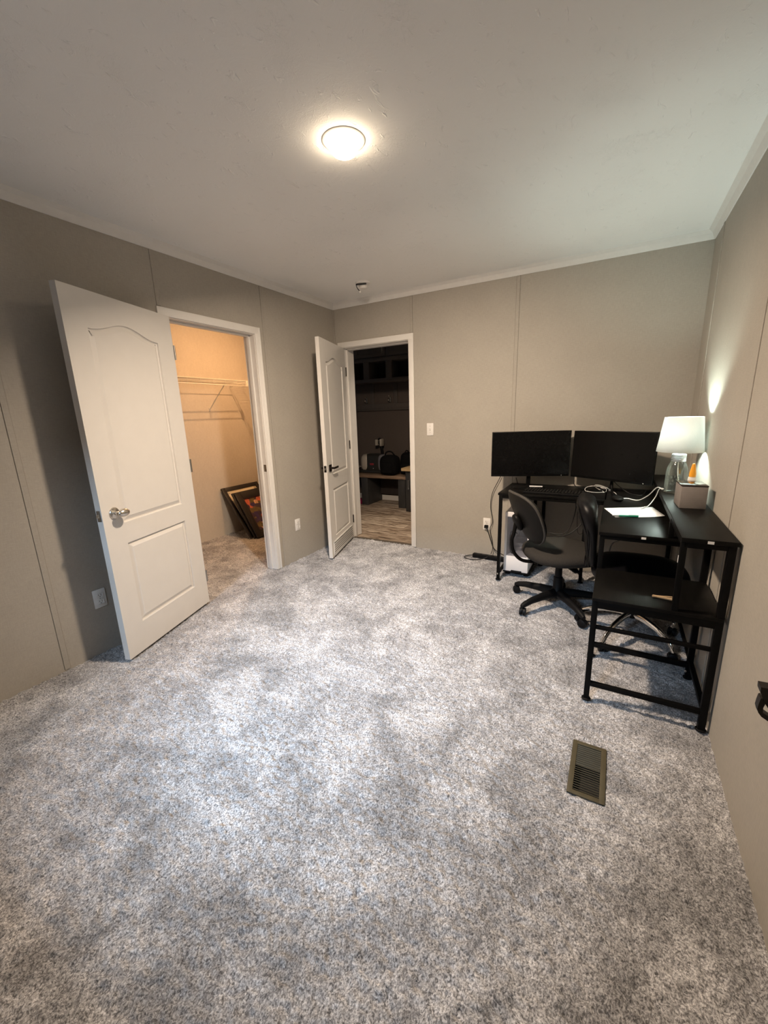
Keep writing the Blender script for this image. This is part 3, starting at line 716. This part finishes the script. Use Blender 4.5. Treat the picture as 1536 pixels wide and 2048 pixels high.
blk([(2.74, -.36, .705), (2.73, -.36, .44), (2.665, -.35, .37), (2.650, -.35, .25), (2.66, -.3, .03)], 'black cable dropping below the side desktop behind the vinyl chair', .005)
pl = thing('power_plug', 'square black plug in the lower socket of the back wall outlet', 'plug', (1.632, -.0085, .305))
m = MB(); m.box(-.016, .016, -.030, 0, -.014, .014, .004); m.build('plug_body', M['black_plastic'], pl)
m = MB(); m.tube([(0, -.026, 0), (.003, -.040, -.002)], [.007, .0045], 10); m.build('strain_relief', M['cable'], pl)
ps = thing('power_strip', 'black power strip on the carpet against the back wall', 'power strip', (1.68, -.055, 0), math.radians(-3))
m = MB(); m.box(-.16, .16, -.024, .024, 0, .036, .005); m.build('strip_body', M['black_plastic'], ps)
for i in range(5):
    m = MB(); m.box(-.125+i*.055, -.095+i*.055, -.013, .013, .0355, .0375, .002); m.build('socket', M['slot'], ps)
m = MB(); m.tube([(-.155, -.01, .018), (-.20, -.02, .012), (-.225, -.065, .006), (-.17, -.10, .006), (-.09, -.085, .008), (-.03, -.05, .02), (-.01, -.03, .03)], .0045, 8, 8); m.build('strip_cord', M['cable'], ps)
# clothes pegs on the storage shelf
pg = thing('clothes_peg', 'pale wooden clothes peg with splayed prongs lying on the end storage shelf', 'peg', (2.868, -1.662, .5305), 0)
for a_, dy, dz_ in ((.22, .014, .006), (-.16, -.014, .013)):
    m = MB(); m.box(-.045, .045, -.005, .005, -.004, .004, .0015, Tr(0, dy, dz_) @ Rz(a_)); m.build('prong', M['clip_wood'], pg)

# ------------------------------------------------------------------ white PC tower on a low stand
pc = thing('computer_tower', 'white computer tower with a glass front panel beneath the back desktop', 'computer', (1.985, -.205, 0))
PB = .048
m = MB(); m.box(-.100, .100, -.195, .132, PB-.010, PB, .002)
for sx in (-1, 1):
    m.box(sx*.076-.018, sx*.076+.018, -.14, .11, .0, PB-.008, .003)
m.build('tower_stand', M['black_plastic'], pc)
m = MB(); hw = .098; z0, z1 = PB, .555
m.box(-hw, hw, -.192, .130, z0, z0+.135, .004); m.box(-hw, hw, -.192, .130, z1-.040, z1, .004)
m.box(-hw, -hw+.020, -.192, .130, z0+.13, z1-.035, .003); m.box(hw-.014, hw, -.192, .130, z0+.13, z1-.035, .003); m.box(-hw, hw, .110, .130, z0+.13, z1-.035)
m.build('tower_case', M['pc_white'], pc)
m = MB(); m.box(-hw+.018, hw-.012, .075, .111, z0+.134, z1-.039); m.build('back_tray', M['pc_inside'], pc, smooth=False)
m = MB(); m.box(-.02, .084, -.10, .076, .27, .33, .004); m.build('graphics_card', M['pc_part'], pc)
m = MB(); m.box(-.04, .075, -.02, .076, .36, .45, .01); m.build('processor_cooler', mat('grey_cooler', (.12, .12, .13), .4, .4), pc)
m = MB(); m.tube([(-.02, -.14, .37), (-.045, -.15, .385), (-.06, -.15, .34), (-.06, -.15, .24), (-.04, -.14, .19)], .0065, 8, 6); m.tube([(-.01, -.12, .36), (-.03, -.14, .375), (-.048, -.14, .34), (-.046, -.13, .24)], .005, 8, 6); m.build('inner_cables', M['cable'], pc)
m = MB(); m.box(-hw+.020, hw-.014, -.191, -.188, z0+.136, z1-.041); m.build('glass_panel', M['pc_glass'], pc, smooth=False)
m = MB(); m.box(-.035, .05, -.199, -.19, PB-.008, PB+.012, .003); m.build('front_clip', M['black_plastic'], pc)

# ------------------------------------------------------------------ chairs
def caster(parent, x, y, top, ang, m='black_plastic', r=.026):
    cst = MB()
    for s_ in (-1, 1):
        cst.lathe([(r*.55, -.009), (r, -.006), (r, .006), (r*.8, .009)], 20, mtx=Tr(x, y, r) @ Rz(ang) @ Tr(0, s_*.012, 0) @ Rx(PI/2))
    cst.tube([(x, y, r), (x, y, top)], .0065, 10); cst.superell((x, y, r+.010), .022, .018, .018, .8, .8, 16, 10, mtx=None)
    return cst.build('caster', M[m], parent)
c1 = thing('task_chair', 'charcoal fabric task chair with black five-star base in front of the keyboard', 'chair', (2.354, -.782, 0), math.radians(33))
base_a = math.radians(234-33)
for i in range(5):
    a_ = base_a+i*2*PI/5; dx, dy = math.cos(a_), math.sin(a_); R_ = .312
    m = MB(); rings = []
    for t_, wd, hh, zc_ in ((.03, .030, .034, .098), (.12, .026, .028, .098), (.24, .021, .022, .088), (.30, .019, .020, .074), (.325, .012, .012, .066)):
        c = Vector((dx*t_, dy*t_, zc_)); sd = Vector((-dy, dx, 0))
        rings.append([c+sd*wd*math.cos(k*2*PI/12)*1.0+Vector((0, 0, 1))*hh*math.sin(k*2*PI/12) for k in range(12)])
    m.ring_loft(rings); lg = m.build('leg', M['black_plastic'], c1)
    caster(lg, dx*R_, dy*R_, .07, a_+.6)
m = MB(); m.lathe([(.030, .060), (.042, .070), (.042, .120), (.032, .135), (.030, .215), (.024, .220), (.022, .300), (.014, .302), (.014, .350)], 24); m.build('gas_column', M['black_plastic'], c1)
m = MB(); m.box(-.12, .09, -.075, .075, .325, .360, .008); m.box(-.02, .02, -.24, -.07, .335, .345, .003); m.build('seat_mechanism', M['black_metal'], c1)
m = MB()
def seat_pts(r, z): return [Vector((.01+.25*r*math.copysign(abs(math.cos(a))**.82, math.cos(a)), .25*r*math.copysign(abs(math.sin(a))**.82, math.sin(a)), z-(.012*max(0, math.cos(a))**3 if z > .40 else 0)*r)) for a in [2*PI*i/48 for i in range(48)]]
m.ring_loft([seat_pts(r, z) for r, z in ((.70, .362), (.88, .362), (.955, .370), (1.0, .390), (1.0, .408), (.97, .424), (.90, .436), (.75, .442), (.45, .440), (.02, .438))]); m.build('seat', M['chair_fabric'], c1)
BX = Tr(-.272, 0, .652) @ Ry(math.radians(-24))
def back_ring(x, k, dzc=0):
    pts = []
    for i in range(48):
        a = 2*PI*i/48; cy, cz = math.cos(a), math.sin(a)
        yy = .200*k*math.copysign(abs(cy)**.75, cy)*(1+.10*cz); zz = .185*k*math.copysign(abs(cz)**.80, cz)
        pts.append(BX @ Vector((x+.06*(yy/.2)**2*.6, yy, zz)))
    return pts
m = MB(); m.ring_loft([back_ring(x, k) for x, k in ((-.004, .98), (.008, 1.0), (.022, .985), (.034, .93), (.042, .80), (.046, .5), (.047, .05))]); m.build('backrest', M['back_fabric'], c1)
m = MB(); m.ring_loft([back_ring(x, k) for x, k in ((-.028, .05), (-.027, .55), (-.022, .80), (-.012, .96), (-.002, 1.03), (.006, 1.035), (.006, .97))]); m.build('back_shell', M['grey_plastic'], c1)
rim = back_ring(.004, 1.02); m = MB(); m.tube(rim+rim[:2], .0085, 8, 1, cap=False); m.build('shell_rim', M['rim_plastic'], c1)
m = MB(); m.superell((0, 0, 0), .022, .045, .060, .8, .8, 20, 12, mtx=BX @ Tr(-.046, 0, -.01)); m.build('bar_socket', M['black_plastic'], c1)
p0 = BX @ Vector((-.060, 0, -.01))
m = MB(); m.tube([p0, (p0.x-.010, 0, p0.z-.07), (-.345, 0, .50), (-.330, 0, .420), (-.270, 0, .355), (-.180, 0, .338), (-.09, 0, .340)], .0155, 12, 6, flat=.75); m.build('back_bar', M['black_metal'], c1)

c2 = thing('vinyl_chair', 'black vinyl chair with curved chrome star base pushed under the side desktop', 'chair', (2.795, -1.02, 0), math.radians(3))
base_a = math.radians(242-3)
for i in range(5):
    a_ = base_a+i*2*PI/5; dx, dy = math.cos(a_), math.sin(a_); R_ = (.295, .285, .248, .285, .285)[i]
    m = MB(); rr = [.016, .0155, .014, .012, .0105]
    m.tube([(dx*.025, dy*.025, .150), (dx*.10, dy*.10, .148), (dx*.19, dy*.19, .128), (dx*.26, dy*.26, .092), (dx*R_, dy*R_, .052)], rr, 14, 6, flat=1.3); lg = m.build('leg', M['chrome'], c2)
    caster(lg, dx*R_, dy*R_, .055, a_+.8, r=.025)
m = MB(); m.lathe([(.028, .125), (.034, .130), (.034, .165), (.026, .175), (.026, .30), (.018, .302), (.018, .38)], 24); m.build('gas_column', M['black_plastic'], c2)
m = MB(); m.box(-.20, .08, -.06, .06, .360, .385, .006); m.build('seat_mechanism', M['black_metal'], c2)
m = MB()
def seat2(r, z): return [Vector((.005+.245*r*math.copysign(abs(math.cos(a))**.7, math.cos(a)), .24*r*math.copysign(abs(math.sin(a))**.7, math.sin(a)), z)) for a in [2*PI*i/48 for i in range(48)]]
m.ring_loft([seat2(r, z) for r, z in ((.7, .385), (.92, .387), (.99, .402), (1.0, .425), (.97, .447), (.88, .462), (.65, .470), (.3, .472), (.02, .472))]); m.build('seat', M['vinyl'], c2)
def bowed(z, xc, th, hw, n=40, e=.62): return [Vector((xc+th*math.copysign(abs(math.cos(a))**.8, math.cos(a))+.015*(hw*math.sin(a)/.23)**2, hw*math.copysign(abs(math.sin(a))**e, math.sin(a)), z)) for a in [2*PI*i/n for i in range(n)]]
m = MB(); m.ring_loft([bowed(*p) for p in ((.452, -.238, .018, .12), (.47, -.240, .024, .15), (.52, -.246, .028, .18), (.60, -.252, .031, .20), (.67, -.260, .038, .212), (.73, -.274, .046, .216), (.785, -.286, .054, .210), (.82, -.293, .050, .190), (.842, -.303, .034, .150), (.852, -.309, .010, .10))]); m.build('backrest', M['vinyl'], c2)
m = MB(); m.ring_loft([bowed(z, xc, th, hw, 32, .8) for z, xc, th, hw in ((.44, -.254, .008, .10), (.55, -.274, .010, .15), (.66, -.288, .012, .175), (.74, -.318, .012, .18), (.80, -.338, .010, .155), (.822, -.342, .004, .11))]); m.build('back_shell', M['grey_plastic'], c2)
pp = []
for i in range(40):
    a = 2*PI*i/40; z = .640+.200*math.sin(a); hw = .205*math.copysign(abs(math.cos(a))**.6, math.cos(a))
    xc = -.245 if z < .6 else -.245-.052*((z-.6)/.25)**1.5
    pp.append((xc-.030+.015*(hw/.23)**2, hw, z))
m = MB(); m.tube(pp+pp[:1], .0035, 8, 2, cap=False); m.build('piping', M['vinyl'], c2)
m = MB(); m.lathe([(.007, 0), (.006, .004), (.001, .005)], 12, mtx=Tr(-.318, -.155, .765) @ Ry(-PI/2)); m.build('screw', M['nickel'], c2)

# ------------------------------------------------------------------ black bracket on the right wall
bh = thing('wall_bracket', 'black metal bracket with an angular loop sticking out low on the right wall', 'bracket', (W, -2.385, .58))
def slabxz(poly, y0, y1):
    m = MB(); m.ring_loft([[Vector((x-W, y, z-.58)) for x, z in poly] for y in (y0, y1)]); return m
PA = [(3.0124, .631), (W, .634), (W, .530), (3.0384, .568), (3.0283, .583), (3.0208, .600), (3.0135, .616)]
slabxz(PA, -.015, .015).build('arm', M['bronze'], bh)
PB_ = [(3.0208, .5985), (3.0173, .5959), (3.0155, .580), (3.0146, .5638), (3.0182, .5526), (3.0257, .5429), (3.0435, .5324), (W, .515), (W, .529), (3.0414, .5472), (3.027, .5559), (3.0259, .5711), (3.0283, .5828)]
slabxz(PB_, -.012, .012).build('loop', M['bronze'], bh)

# ------------------------------------------------------------------ closet: wire shelving, pictures
def wire_shelf_back():
    t = thing('wire_shelf', 'white wire closet shelf along the closet back wall', 'shelf', (CLX, -1.0, 1.775), 0, 'white wire shelves in the closet')
    xf = .30; y0, y1 = -1.30, .79
    m = MB()
    for z in (0, -.055): m.tube([(xf, y0, z), (xf, y1, z)], .0032, 8)
    y = y0+.10
    while y < y1: m.tube([(xf, y, 0), (xf, y, -.055)], .0022, 6); y += .155
    m.tube([(xf, y1, 0), (xf, y1, -.055)], .003, 6)
    m.build('front_rail', M['wire'], t)
    m = MB(); y = y0
    while y < y1: m.tube([(.004, y, -.003), (xf, y, -.003)], .0014, 5); y += .026
    for x in (.008, .15): m.tube([(x, y0, -.006), (x, y1, -.006)], .0026, 6)
    m.build('wire_deck', M['wire'], t)
    for yb in (.49, -.45):
        m = MB(); m.tube([(xf-.01, yb, -.055), (.18, yb, -.150), (.010, yb, -.300)], .0055, 8)
        m.box(0, .012, yb-.009, yb+.009, -.325, -.285, .003); m.build('bracket', M['wire'], t)
    return t
wire_shelf_back()
t = thing('wire_shelf', 'white wire closet shelf on the end wall, meeting the longer shelf at the corner', 'shelf', (CLX, CLY1, 1.772), 0, 'white wire shelves in the closet')
m = MB(); yf = -.305
for z in (0, -.050): m.tube([(.005, yf, z), (1.05, yf, z)], .0032, 8)
x = .08
while x < 1.05: m.tube([(x, yf, 0), (x, yf, -.050)], .0022, 6); x += .155
m.build('front_rail', M['wire'], t)
m = MB(); x = .02
while x < 1.05: m.tube([(x, -.004, -.003), (x, yf, -.003)], .0014, 5); x += .026
m.tube([(.005, -.15, -.006), (1.05, -.15, -.006)], .0026, 6); m.build('wire_deck', M['wire'], t)
m = MB(); m.box(.29, .312, yf-.012, yf+.006, -.056, .006, .002); m.build('corner_clip', M['wire'], t)
m = MB(); m.tube([(.85, yf+.01, -.05), (.85, -.01, -.30)], .0055, 8); m.build('bracket', M['wire'], t)

def picture(name, label, y0, wid, foot_x, top_x, L, T, parts):
    """frame leaning on the closet back wall: local X = width, local Z = height, local -Y = front"""
    t = thing(name, label, 'picture', group='framed pictures leaning in the closet')
    ang = math.asin(min(.98, (foot_x-top_x)/L))
    m4 = Tr(foot_x, y0, .002) @ Rz(PI/2) @ Rx(-ang)
    t.matrix_world = m4
    parts(t, wid, L, T); return t
def frame_parts(border, mname, inner, lip=None, mat_w=0, inner_m='art'):
    def f(t, w_, h, T):
        m = MB(); m.box(0, border, -T, 0, 0, h, .003); m.box(w_-border, w_, -T, 0, 0, h, .003); m.box(border, w_-border, -T, 0, 0, border, .003); m.box(border, w_-border, -T, 0, h-border, h, .003)
        m.build('frame', M[mname], t)
        m = MB(); m.box(.004, w_-.004, -.006, -.001, .004, h-.004); m.build('backing_board', M['backing'], t, smooth=False)
        b = border
        if lip:
            m = MB(); k = .008
            m.box(b, b+k, -T*.8, -.004, b, h-b, .002); m.box(w_-b-k, w_-b, -T*.8, -.004, b, h-b, .002); m.box(b, w_-b, -T*.8, -.004, b, b+k, .002); m.box(b, w_-b, -T*.8, -.004, h-b-k, h-b, .002); m.build('inner_lip', M[lip], t); b += k
        if mat_w:
            m = MB(); m.box(b, b+mat_w, -.009, -.005, b, h-b); m.box(w_-b-mat_w, w_-b, -.009, -.005, b, h-b); m.box(b, w_-b, -.009, -.005, b, b+mat_w); m.box(b, w_-b, -.009, -.005, h-b-mat_w, h-b); m.build('mat_board', M['mat_cream'], t, smooth=False); b += mat_w
        m = MB(); m.box(b, w_-b, -.0075, -.006, b, h-b); m.build('print', M[inner_m], t, smooth=False)
    return f
picture('framed_picture', 'black framed picture with a cream mat, rearmost against the closet wall', -.515, .56, -.985, -1.395, .690, .022, frame_parts(.050, 'frame_black', .03, None, .045, 'backing'))
picture('framed_picture', 'plain black frame sandwiched between the cream-matted and the colourful picture', -.492, .56, -.945, -1.252, .590, .020, frame_parts(.045, 'frame_black', .03, None, 0, 'backing'))
picture('framed_picture', 'black framed colourful abstract print, frontmost of the pictures in the closet', -.476, .56, -.915, -1.222, .585, .022, frame_parts(.085, 'frame_black', .03, 'frame_red', 0, 'art'))

# closet ceiling lamp
CLOS_C, CLOS_E = (1, .54, .24), 5600.
t = thing('closet_ceiling_light', 'warm ceiling light inside the closet', 'ceiling light', (-.51, -.52, HC))
m = MB(); m.lathe([(.07, 0), (.07, -.012), (.06, -.018), (.03, -.020)], 32); m.build('base', M['plastic_white'], t)
m = MB(); m.lathe([(.020, -.0185), (.0195, -.022), (.013, -.0245), (.001, -.0255)], 32); m.build('lens', emis('closet_bulb_glow', CLOS_C, CLOS_E), t)

# ------------------------------------------------------------------ hallway furniture
bn = thing('mudroom_bench', 'dark bench with a brown wood seat against the hallway wall', 'bench', (-.5, 1.78, -.006))
def hp(mb, name, m, par=None, org=(-.5, 1.78, -.006)):
    mb.bm.transform(Tr(-org[0], -org[1], -org[2])); return mb.build(name, M[m], par or bn)
m = MB(); m.box(-1.25, .035, 1.545, 2.0, .425, .465, .004); hp(m, 'seat_board', 'bench_wood')
for x0 in (-.755, -.115):
    m = MB(); m.box(x0, x0+.115, 1.56, 2.0, -.006, .425, .003); hp(m, 'side_panel', 'hall_cab')
m = MB(); m.box(-.66, -.11, 1.965, 1.985, .10, .425); hp(m, 'back_panel', 'cubby_dark')
w = MB(); w.box(HXL, HXR, HYB-.014, HYB, -.006, .075, .003); struct('baseboard_hall', w, M['trim_paint'], 'pale baseboard under the hallway bench')
ct = thing('base_cabinet', 'dark grey cabinet with a pale wood counter beside the hallway bench', 'cabinet', (.4, 1.6, -.006))
org = (.4, 1.6, -.006)
m = MB(); m.box(.040, .90, 1.365, 2.0, .577, .619, .004); hp(m, 'countertop', 'counter_wood', ct, org)
m = MB(); m.box(.088, .88, 1.400, 2.0, -.006, .577, .003); hp(m, 'cabinet_body', 'hall_cab', ct, org)
m = MB(); m.box(.108, .47, 1.382, 1.400, .02, .560, .003); dr = hp(m, 'cabinet_door', 'hall_cab', ct, org)
m = MB(); m.tube([(.150, 1.360, .325), (.150, 1.360, .455)], .005, 10); m.tube([(.150, 1.384, .335), (.150, 1.360, .335)], .004, 8); m.tube([(.150, 1.384, .445), (.150, 1.360, .445)], .004, 8); hp(m, 'bar_handle', 'nickel', dr, org)
# cubby and upper cabinet
cb = thing('wall_cubbies', 'taupe wall cubby unit with dark openings above the coat hooks in the hallway', 'shelf', (-.5, 1.85, 1.8)); org = (-.5, 1.85, 1.8)
m = MB(); m.box(-1.25, .30, 1.70, 2.015, 1.815, 1.865, .003); m.box(-1.25, .30, 1.70, 2.015, 2.100, 2.150, .003)
for x0 in (-1.05, -.72, -.345, .03): m.box(x0, x0+.10, 1.70, 2.015, 1.86, 2.105, .002)
hp(m, 'cubby_frame', 'hall_cab_light', cb, org)
m = MB(); m.box(-1.25, .30, 1.99, 2.012, 1.86, 2.105); hp(m, 'cubby_back', 'cubby_dark', cb, org)
uc_ = thing('upper_cabinet', 'taupe upper cabinet with a bar pull above the hallway cubbies', 'cabinet', (-.5, 1.85, 2.15)); org = (-.5, 1.85, 2.15)
m = MB(); m.box(-1.25, .30, 1.72, 2.015, 2.152, HC-.004); hp(m, 'cabinet_body', 'hall_cab_light', uc_, org)
for x0, x1 in ((-.86, -.345), (-.325, .25)):
    m = MB(); m.box(x0, x1, 1.702, 1.72, 2.165, HC-.015, .003); m.box(x0, x0+.055, 1.694, 1.704, 2.165, HC-.015, .002); m.box(x1-.055, x1, 1.694, 1.704, 2.165, HC-.015, .002); m.box(x0, x1, 1.695, 1.704, 2.165, 2.215, .002); dr = hp(m, 'cabinet_door', 'hall_cab_light', uc_, org)
    if x0 < -.5:
        m = MB(); m.tube([(-.375, 1.668, 2.200), (-.375, 1.668, 2.310)], .005, 10); m.tube([(-.375, 1.695, 2.210), (-.375, 1.668, 2.210)], .004, 8); m.tube([(-.375, 1.695, 2.300), (-.375, 1.668, 2.300)], .004, 8); hp(m, 'bar_handle', 'nickel', dr, org)
# hook board
hb = thing('hook_board', 'taupe board with vertical battens holding the coat hooks on the hallway wall', 'hook board', (-.5, 2.0, 1.5)); org = (-.5, 2.0, 1.5)
m = MB(); m.box(-1.25, .30, 1.998, 2.018, 1.425, 1.515, .003)
m.box(-1.25, .30, 1.975, 2.018, 1.415, 1.430, .002); hp(m, 'rail', 'hall_cab_light', hb, org)
for xb in (-1.20, -.80, -.39, .02):
    m = MB(); m.box(xb, xb+.07, 2.000, 2.018, 1.515, 1.81, .002); hp(m, 'batten', 'hall_cab_light', hb, org)
lab = ('left of two silver coat hooks on the hallway board', 'right of two silver coat hooks on the hallway board')
for xh, lb in zip((-.862, -.440), lab):
    h_ = thing('coat_hook', lb, 'hook', (xh, 1.998, 1.56), 0, 'coat hooks in the hallway')
    m = MB(); m.box(-.012, .012, -.006, .02, -.03, .05, .003); m.build('hook_plate', M['nickel_dark'], h_)
    m = MB(); m.tube([(0, -.004, .03), (0, -.035, .045), (0, -.05, .075)], .006, 8, 4); m.tube([(0, -.004, -.005), (0, -.035, -.015), (0, -.045, .012)], .0055, 8, 4); m.superell((0, -.05, .005), .017, .017, .017, 1, 1, 14, 8); m.build('hook_prongs', M['nickel'], h_)
# carpet cleaner
cl = thing('carpet_cleaner', 'compact grey and black carpet cleaner sitting on the hallway bench', 'cleaner', (-.655, 1.845, .459))
m = MB(); m.superell((0, 0, .15), .215, .12, .155, .55, .7, 36, 20); m.bm.transform(Tr(0, 0, 0)); m.box(-.23, .23, -.125, .125, .006, .055, .02); m.build('body', M['cleaner_dark'], cl)
m = MB(); m.superell((-.135, 0, .165), .085, .13, .135, .6, .7, 30, 18); m.build('clean_water_tank', M['cleaner_light'], cl)
m = MB(); m.superell((.150, 0, .165), .060, .125, .135, .6, .7, 30, 18); m.build('dirty_water_tank', mat('smoky_tank', (.20, .20, .22), .25), cl)
m = MB(); m.box(-.03, .04, -.126, -.116, .135, .165, .004); m.build('badge', M['cleaner_red'], cl)
m = MB(); m.lathe([(.006, 0), (.006, .004)], 10, mtx=Tr(.03, -.120, .085) @ Rx(PI/2)); m.build('release_button', M['plastic_white'], cl)
m = MB(); m.tube([(.12, .03, .28), (.11, .03, .36), (.085, .03, .44), (.05, .02, .49)], .020, 12, 5); m.build('hose_wand', M['black_plastic'], cl)
m = MB(); m.box(.02, .06, -.03, .06, .43, .52, .01, Tr(0, 0, 0)); m.box(.10, .135, -.03, .06, .42, .53, .01); m.build('spray_head', M['cleaner_light'], cl)
m = MB(); m.tube([(.04, .02, .50), (.08, .02, .535), (.12, .02, .51)], .012, 10, 4); m.build('wand_grip', M['black_plastic'], cl)
# bags
bg = thing('black_bag', 'black soft bag on the bench leaning in front of the carpet cleaner', 'bag', (-.300, 1.675, .465))
m = MB(); m.superell((0, 0, .150), .145, .12, .150, .6, .6, 32, 20); m.build('bag_body', M['bag_fabric'], bg)
m = MB(); m.tube([(-.07, -.02, .29), (-.03, -.04, .345), (.04, -.03, .35), (.09, -.01, .29)], .011, 8, 5); m.build('carry_handle', M['bag_fabric'], bg)
m = MB(); m.box(-.09, .09, -.135, -.10, .04, .19, .02); m.build('front_pocket', M['bag_fabric'], bg)
b2 = thing('black_backpack', 'black backpack standing on the bench behind the counter edge', 'bag', (-.07, 1.82, .465))
m = MB(); m.superell((0, 0, .165), .11, .10, .165, .6, .7, 30, 18); m.build('pack_body', M['bag_fabric'], b2)
m = MB(); m.tube([(-.04, -.03, .32), (0, -.04, .36), (.04, -.03, .32)], .008, 8, 5); m.build('grab_loop', M['bag_fabric'], b2)
m = MB(); m.box(-.08, .08, -.115, -.085, .03, .17, .02); m.build('front_pocket', M['bag_fabric'], b2)
m = MB(); m.tube([(-1.05, 1.60, .58), (-.95, 1.62, .565), (-.80, 1.66, .585), (-.72, 1.64, .57)], .005, 8, 6)
bs = thing('dark_basket', 'dark basket with a pale rim left of the carpet cleaner on the bench', 'basket', (-.98, 1.73, .465))
m.bm.free(); m = MB(); m.lathe([(.09, 0), (.11, .09), (.106, .09), (.086, .004), (.001, .004)], 28); m.build('basket_body', M['cubby_dark'], bs)
m = MB(); m.lathe([(.108, .088), (.114, .094), (.108, .100), (.104, .094), (.108, .088)], 28, cap=False); m.build('rim', M['cleaner_light'], bs)
pk = thing('pink_shoe', 'magenta rubber clog on the hallway floor beside the bench', 'shoe', (-.86, 1.66, -.006), .6)
m = MB(); m.superell((0, 0, .035), .045, .11, .040, .8, .8, 24, 14); m.build('shoe_upper', M['pink'], pk)
m = MB(); m.superell((0, 0, .010), .048, .115, .010, .6, .8, 24, 8); m.build('sole', M['pink'], pk)

# ------------------------------------------------------------------ window behind the camera
m = MB(); f = .045
m.box(WX0, WX0+f, YF-.09, YF-.02, WZ0, WZ1); m.box(WX1-f, WX1, YF-.09, YF-.02, WZ0, WZ1); m.box(WX0, WX1, YF-.09, YF-.02, WZ0, WZ0+f); m.box(WX0, WX1, YF-.09, YF-.02, WZ1-f, WZ1); m.box(WX0, WX1, YF-.08, YF-.03, (WZ0+WZ1)/2-.02, (WZ0+WZ1)/2+.02)
wn = struct('window_1', m, M['trim_paint'], 'white sash window behind the camera')
m = MB(); m.box(WX0+f, WX1-f, YF-.058, YF-.054, WZ0+f, WZ1-f); m.build('pane', M['pane'], wn, smooth=False)
m = MB(); m.box(WX0-.06, WX1+.06, YF-.01, YF+.05, WZ0-.03, WZ0, .004); m.build('sill', M['trim_paint'], wn)

# ------------------------------------------------------------------ light
def area(name, loc, rot, sx, sy, col, power):
    l = bpy.data.lights.new(name, 'AREA'); l.shape = 'RECTANGLE'; l.size = sx; l.size_y = sy; l.color = col; l.energy = power
    o = bpy.data.objects.new(name, l); COL.objects.link(o); o.location = loc; o.rotation_euler = rot; return o
SKY_C, SKY_E = (.54, .75, 1.), 2700.
area('sky_daylight', (1.7, YF-4.6, 4.9), (math.radians(54), 0, math.radians(2)), 4., 1.9, SKY_C, SKY_E)
def disc(name, loc, aim, size, col, power, spread=180):
    l = bpy.data.lights.new(name, 'AREA'); l.shape = 'DISK'; l.size = size; l.color = col; l.energy = power; l.spread = math.radians(spread)
    o = bpy.data.objects.new(name, l); COL.objects.link(o); o.location = loc
    o.rotation_euler = Vector(aim).to_track_quat('-Z', 'Y').to_euler(); return o
# added disc below the recessed lamp, tilted to brighten the back of the room
disc('ceiling_lamp_beam', (LX, LY, HC-.086), (-.035, .32, -.94), .13, BULB_C, BULB_E, 156)
disc('hall_floor_fill', (.42, .62, HC-.01), (.0, .0, -1), .12, (1, .84, .66), 5., 80)  # added fill without a fixture, brightens the hallway floor
wd = bpy.data.worlds.new('World'); sc.world = wd; wd.use_nodes = True
nt = wd.node_tree; bgn = nt.nodes['Background']
bgn.inputs['Color'].default_value = (.55, .72, 1, 1); bgn.inputs['Strength'].default_value = .15

# ------------------------------------------------------------------ camera
cam = bpy.data.cameras.new('camera'); co = bpy.data.objects.new('camera', cam); COL.objects.link(co)
yaw, pitch, roll = 0.5179363392443844, -0.2359489661463745, -0.03294546338429517
fw = Vector((-math.sin(yaw)*math.cos(pitch), math.cos(yaw)*math.cos(pitch), math.sin(pitch)))
ri = Vector((math.cos(yaw), math.sin(yaw), 0)); up = ri.cross(fw)
r2 = ri*math.cos(roll)+up*math.sin(roll); u2 = -ri*math.sin(roll)+up*math.cos(roll)
mt = Matrix((r2, u2, -fw)).transposed().to_4x4(); mt.translation = Vector((2.62332138, -3.68744667, 1.36073152))
co.matrix_world = mt
cam.sensor_fit = 'VERTICAL'; cam.sensor_height = 36; cam.lens = 814.967/2048*36; cam.clip_start = .02
sc.camera = co
vs_ = sc.view_settings; vs_.view_transform = 'Standard'; vs_.look = 'None'; vs_.gamma = 1; vs_.use_curve_mapping = False; vs_.exposure = 0.0
try: sc.cycles.max_bounces = 10; sc.cycles.diffuse_bounces = 6; sc.cycles.transparent_max_bounces = 16
except Exception: pass
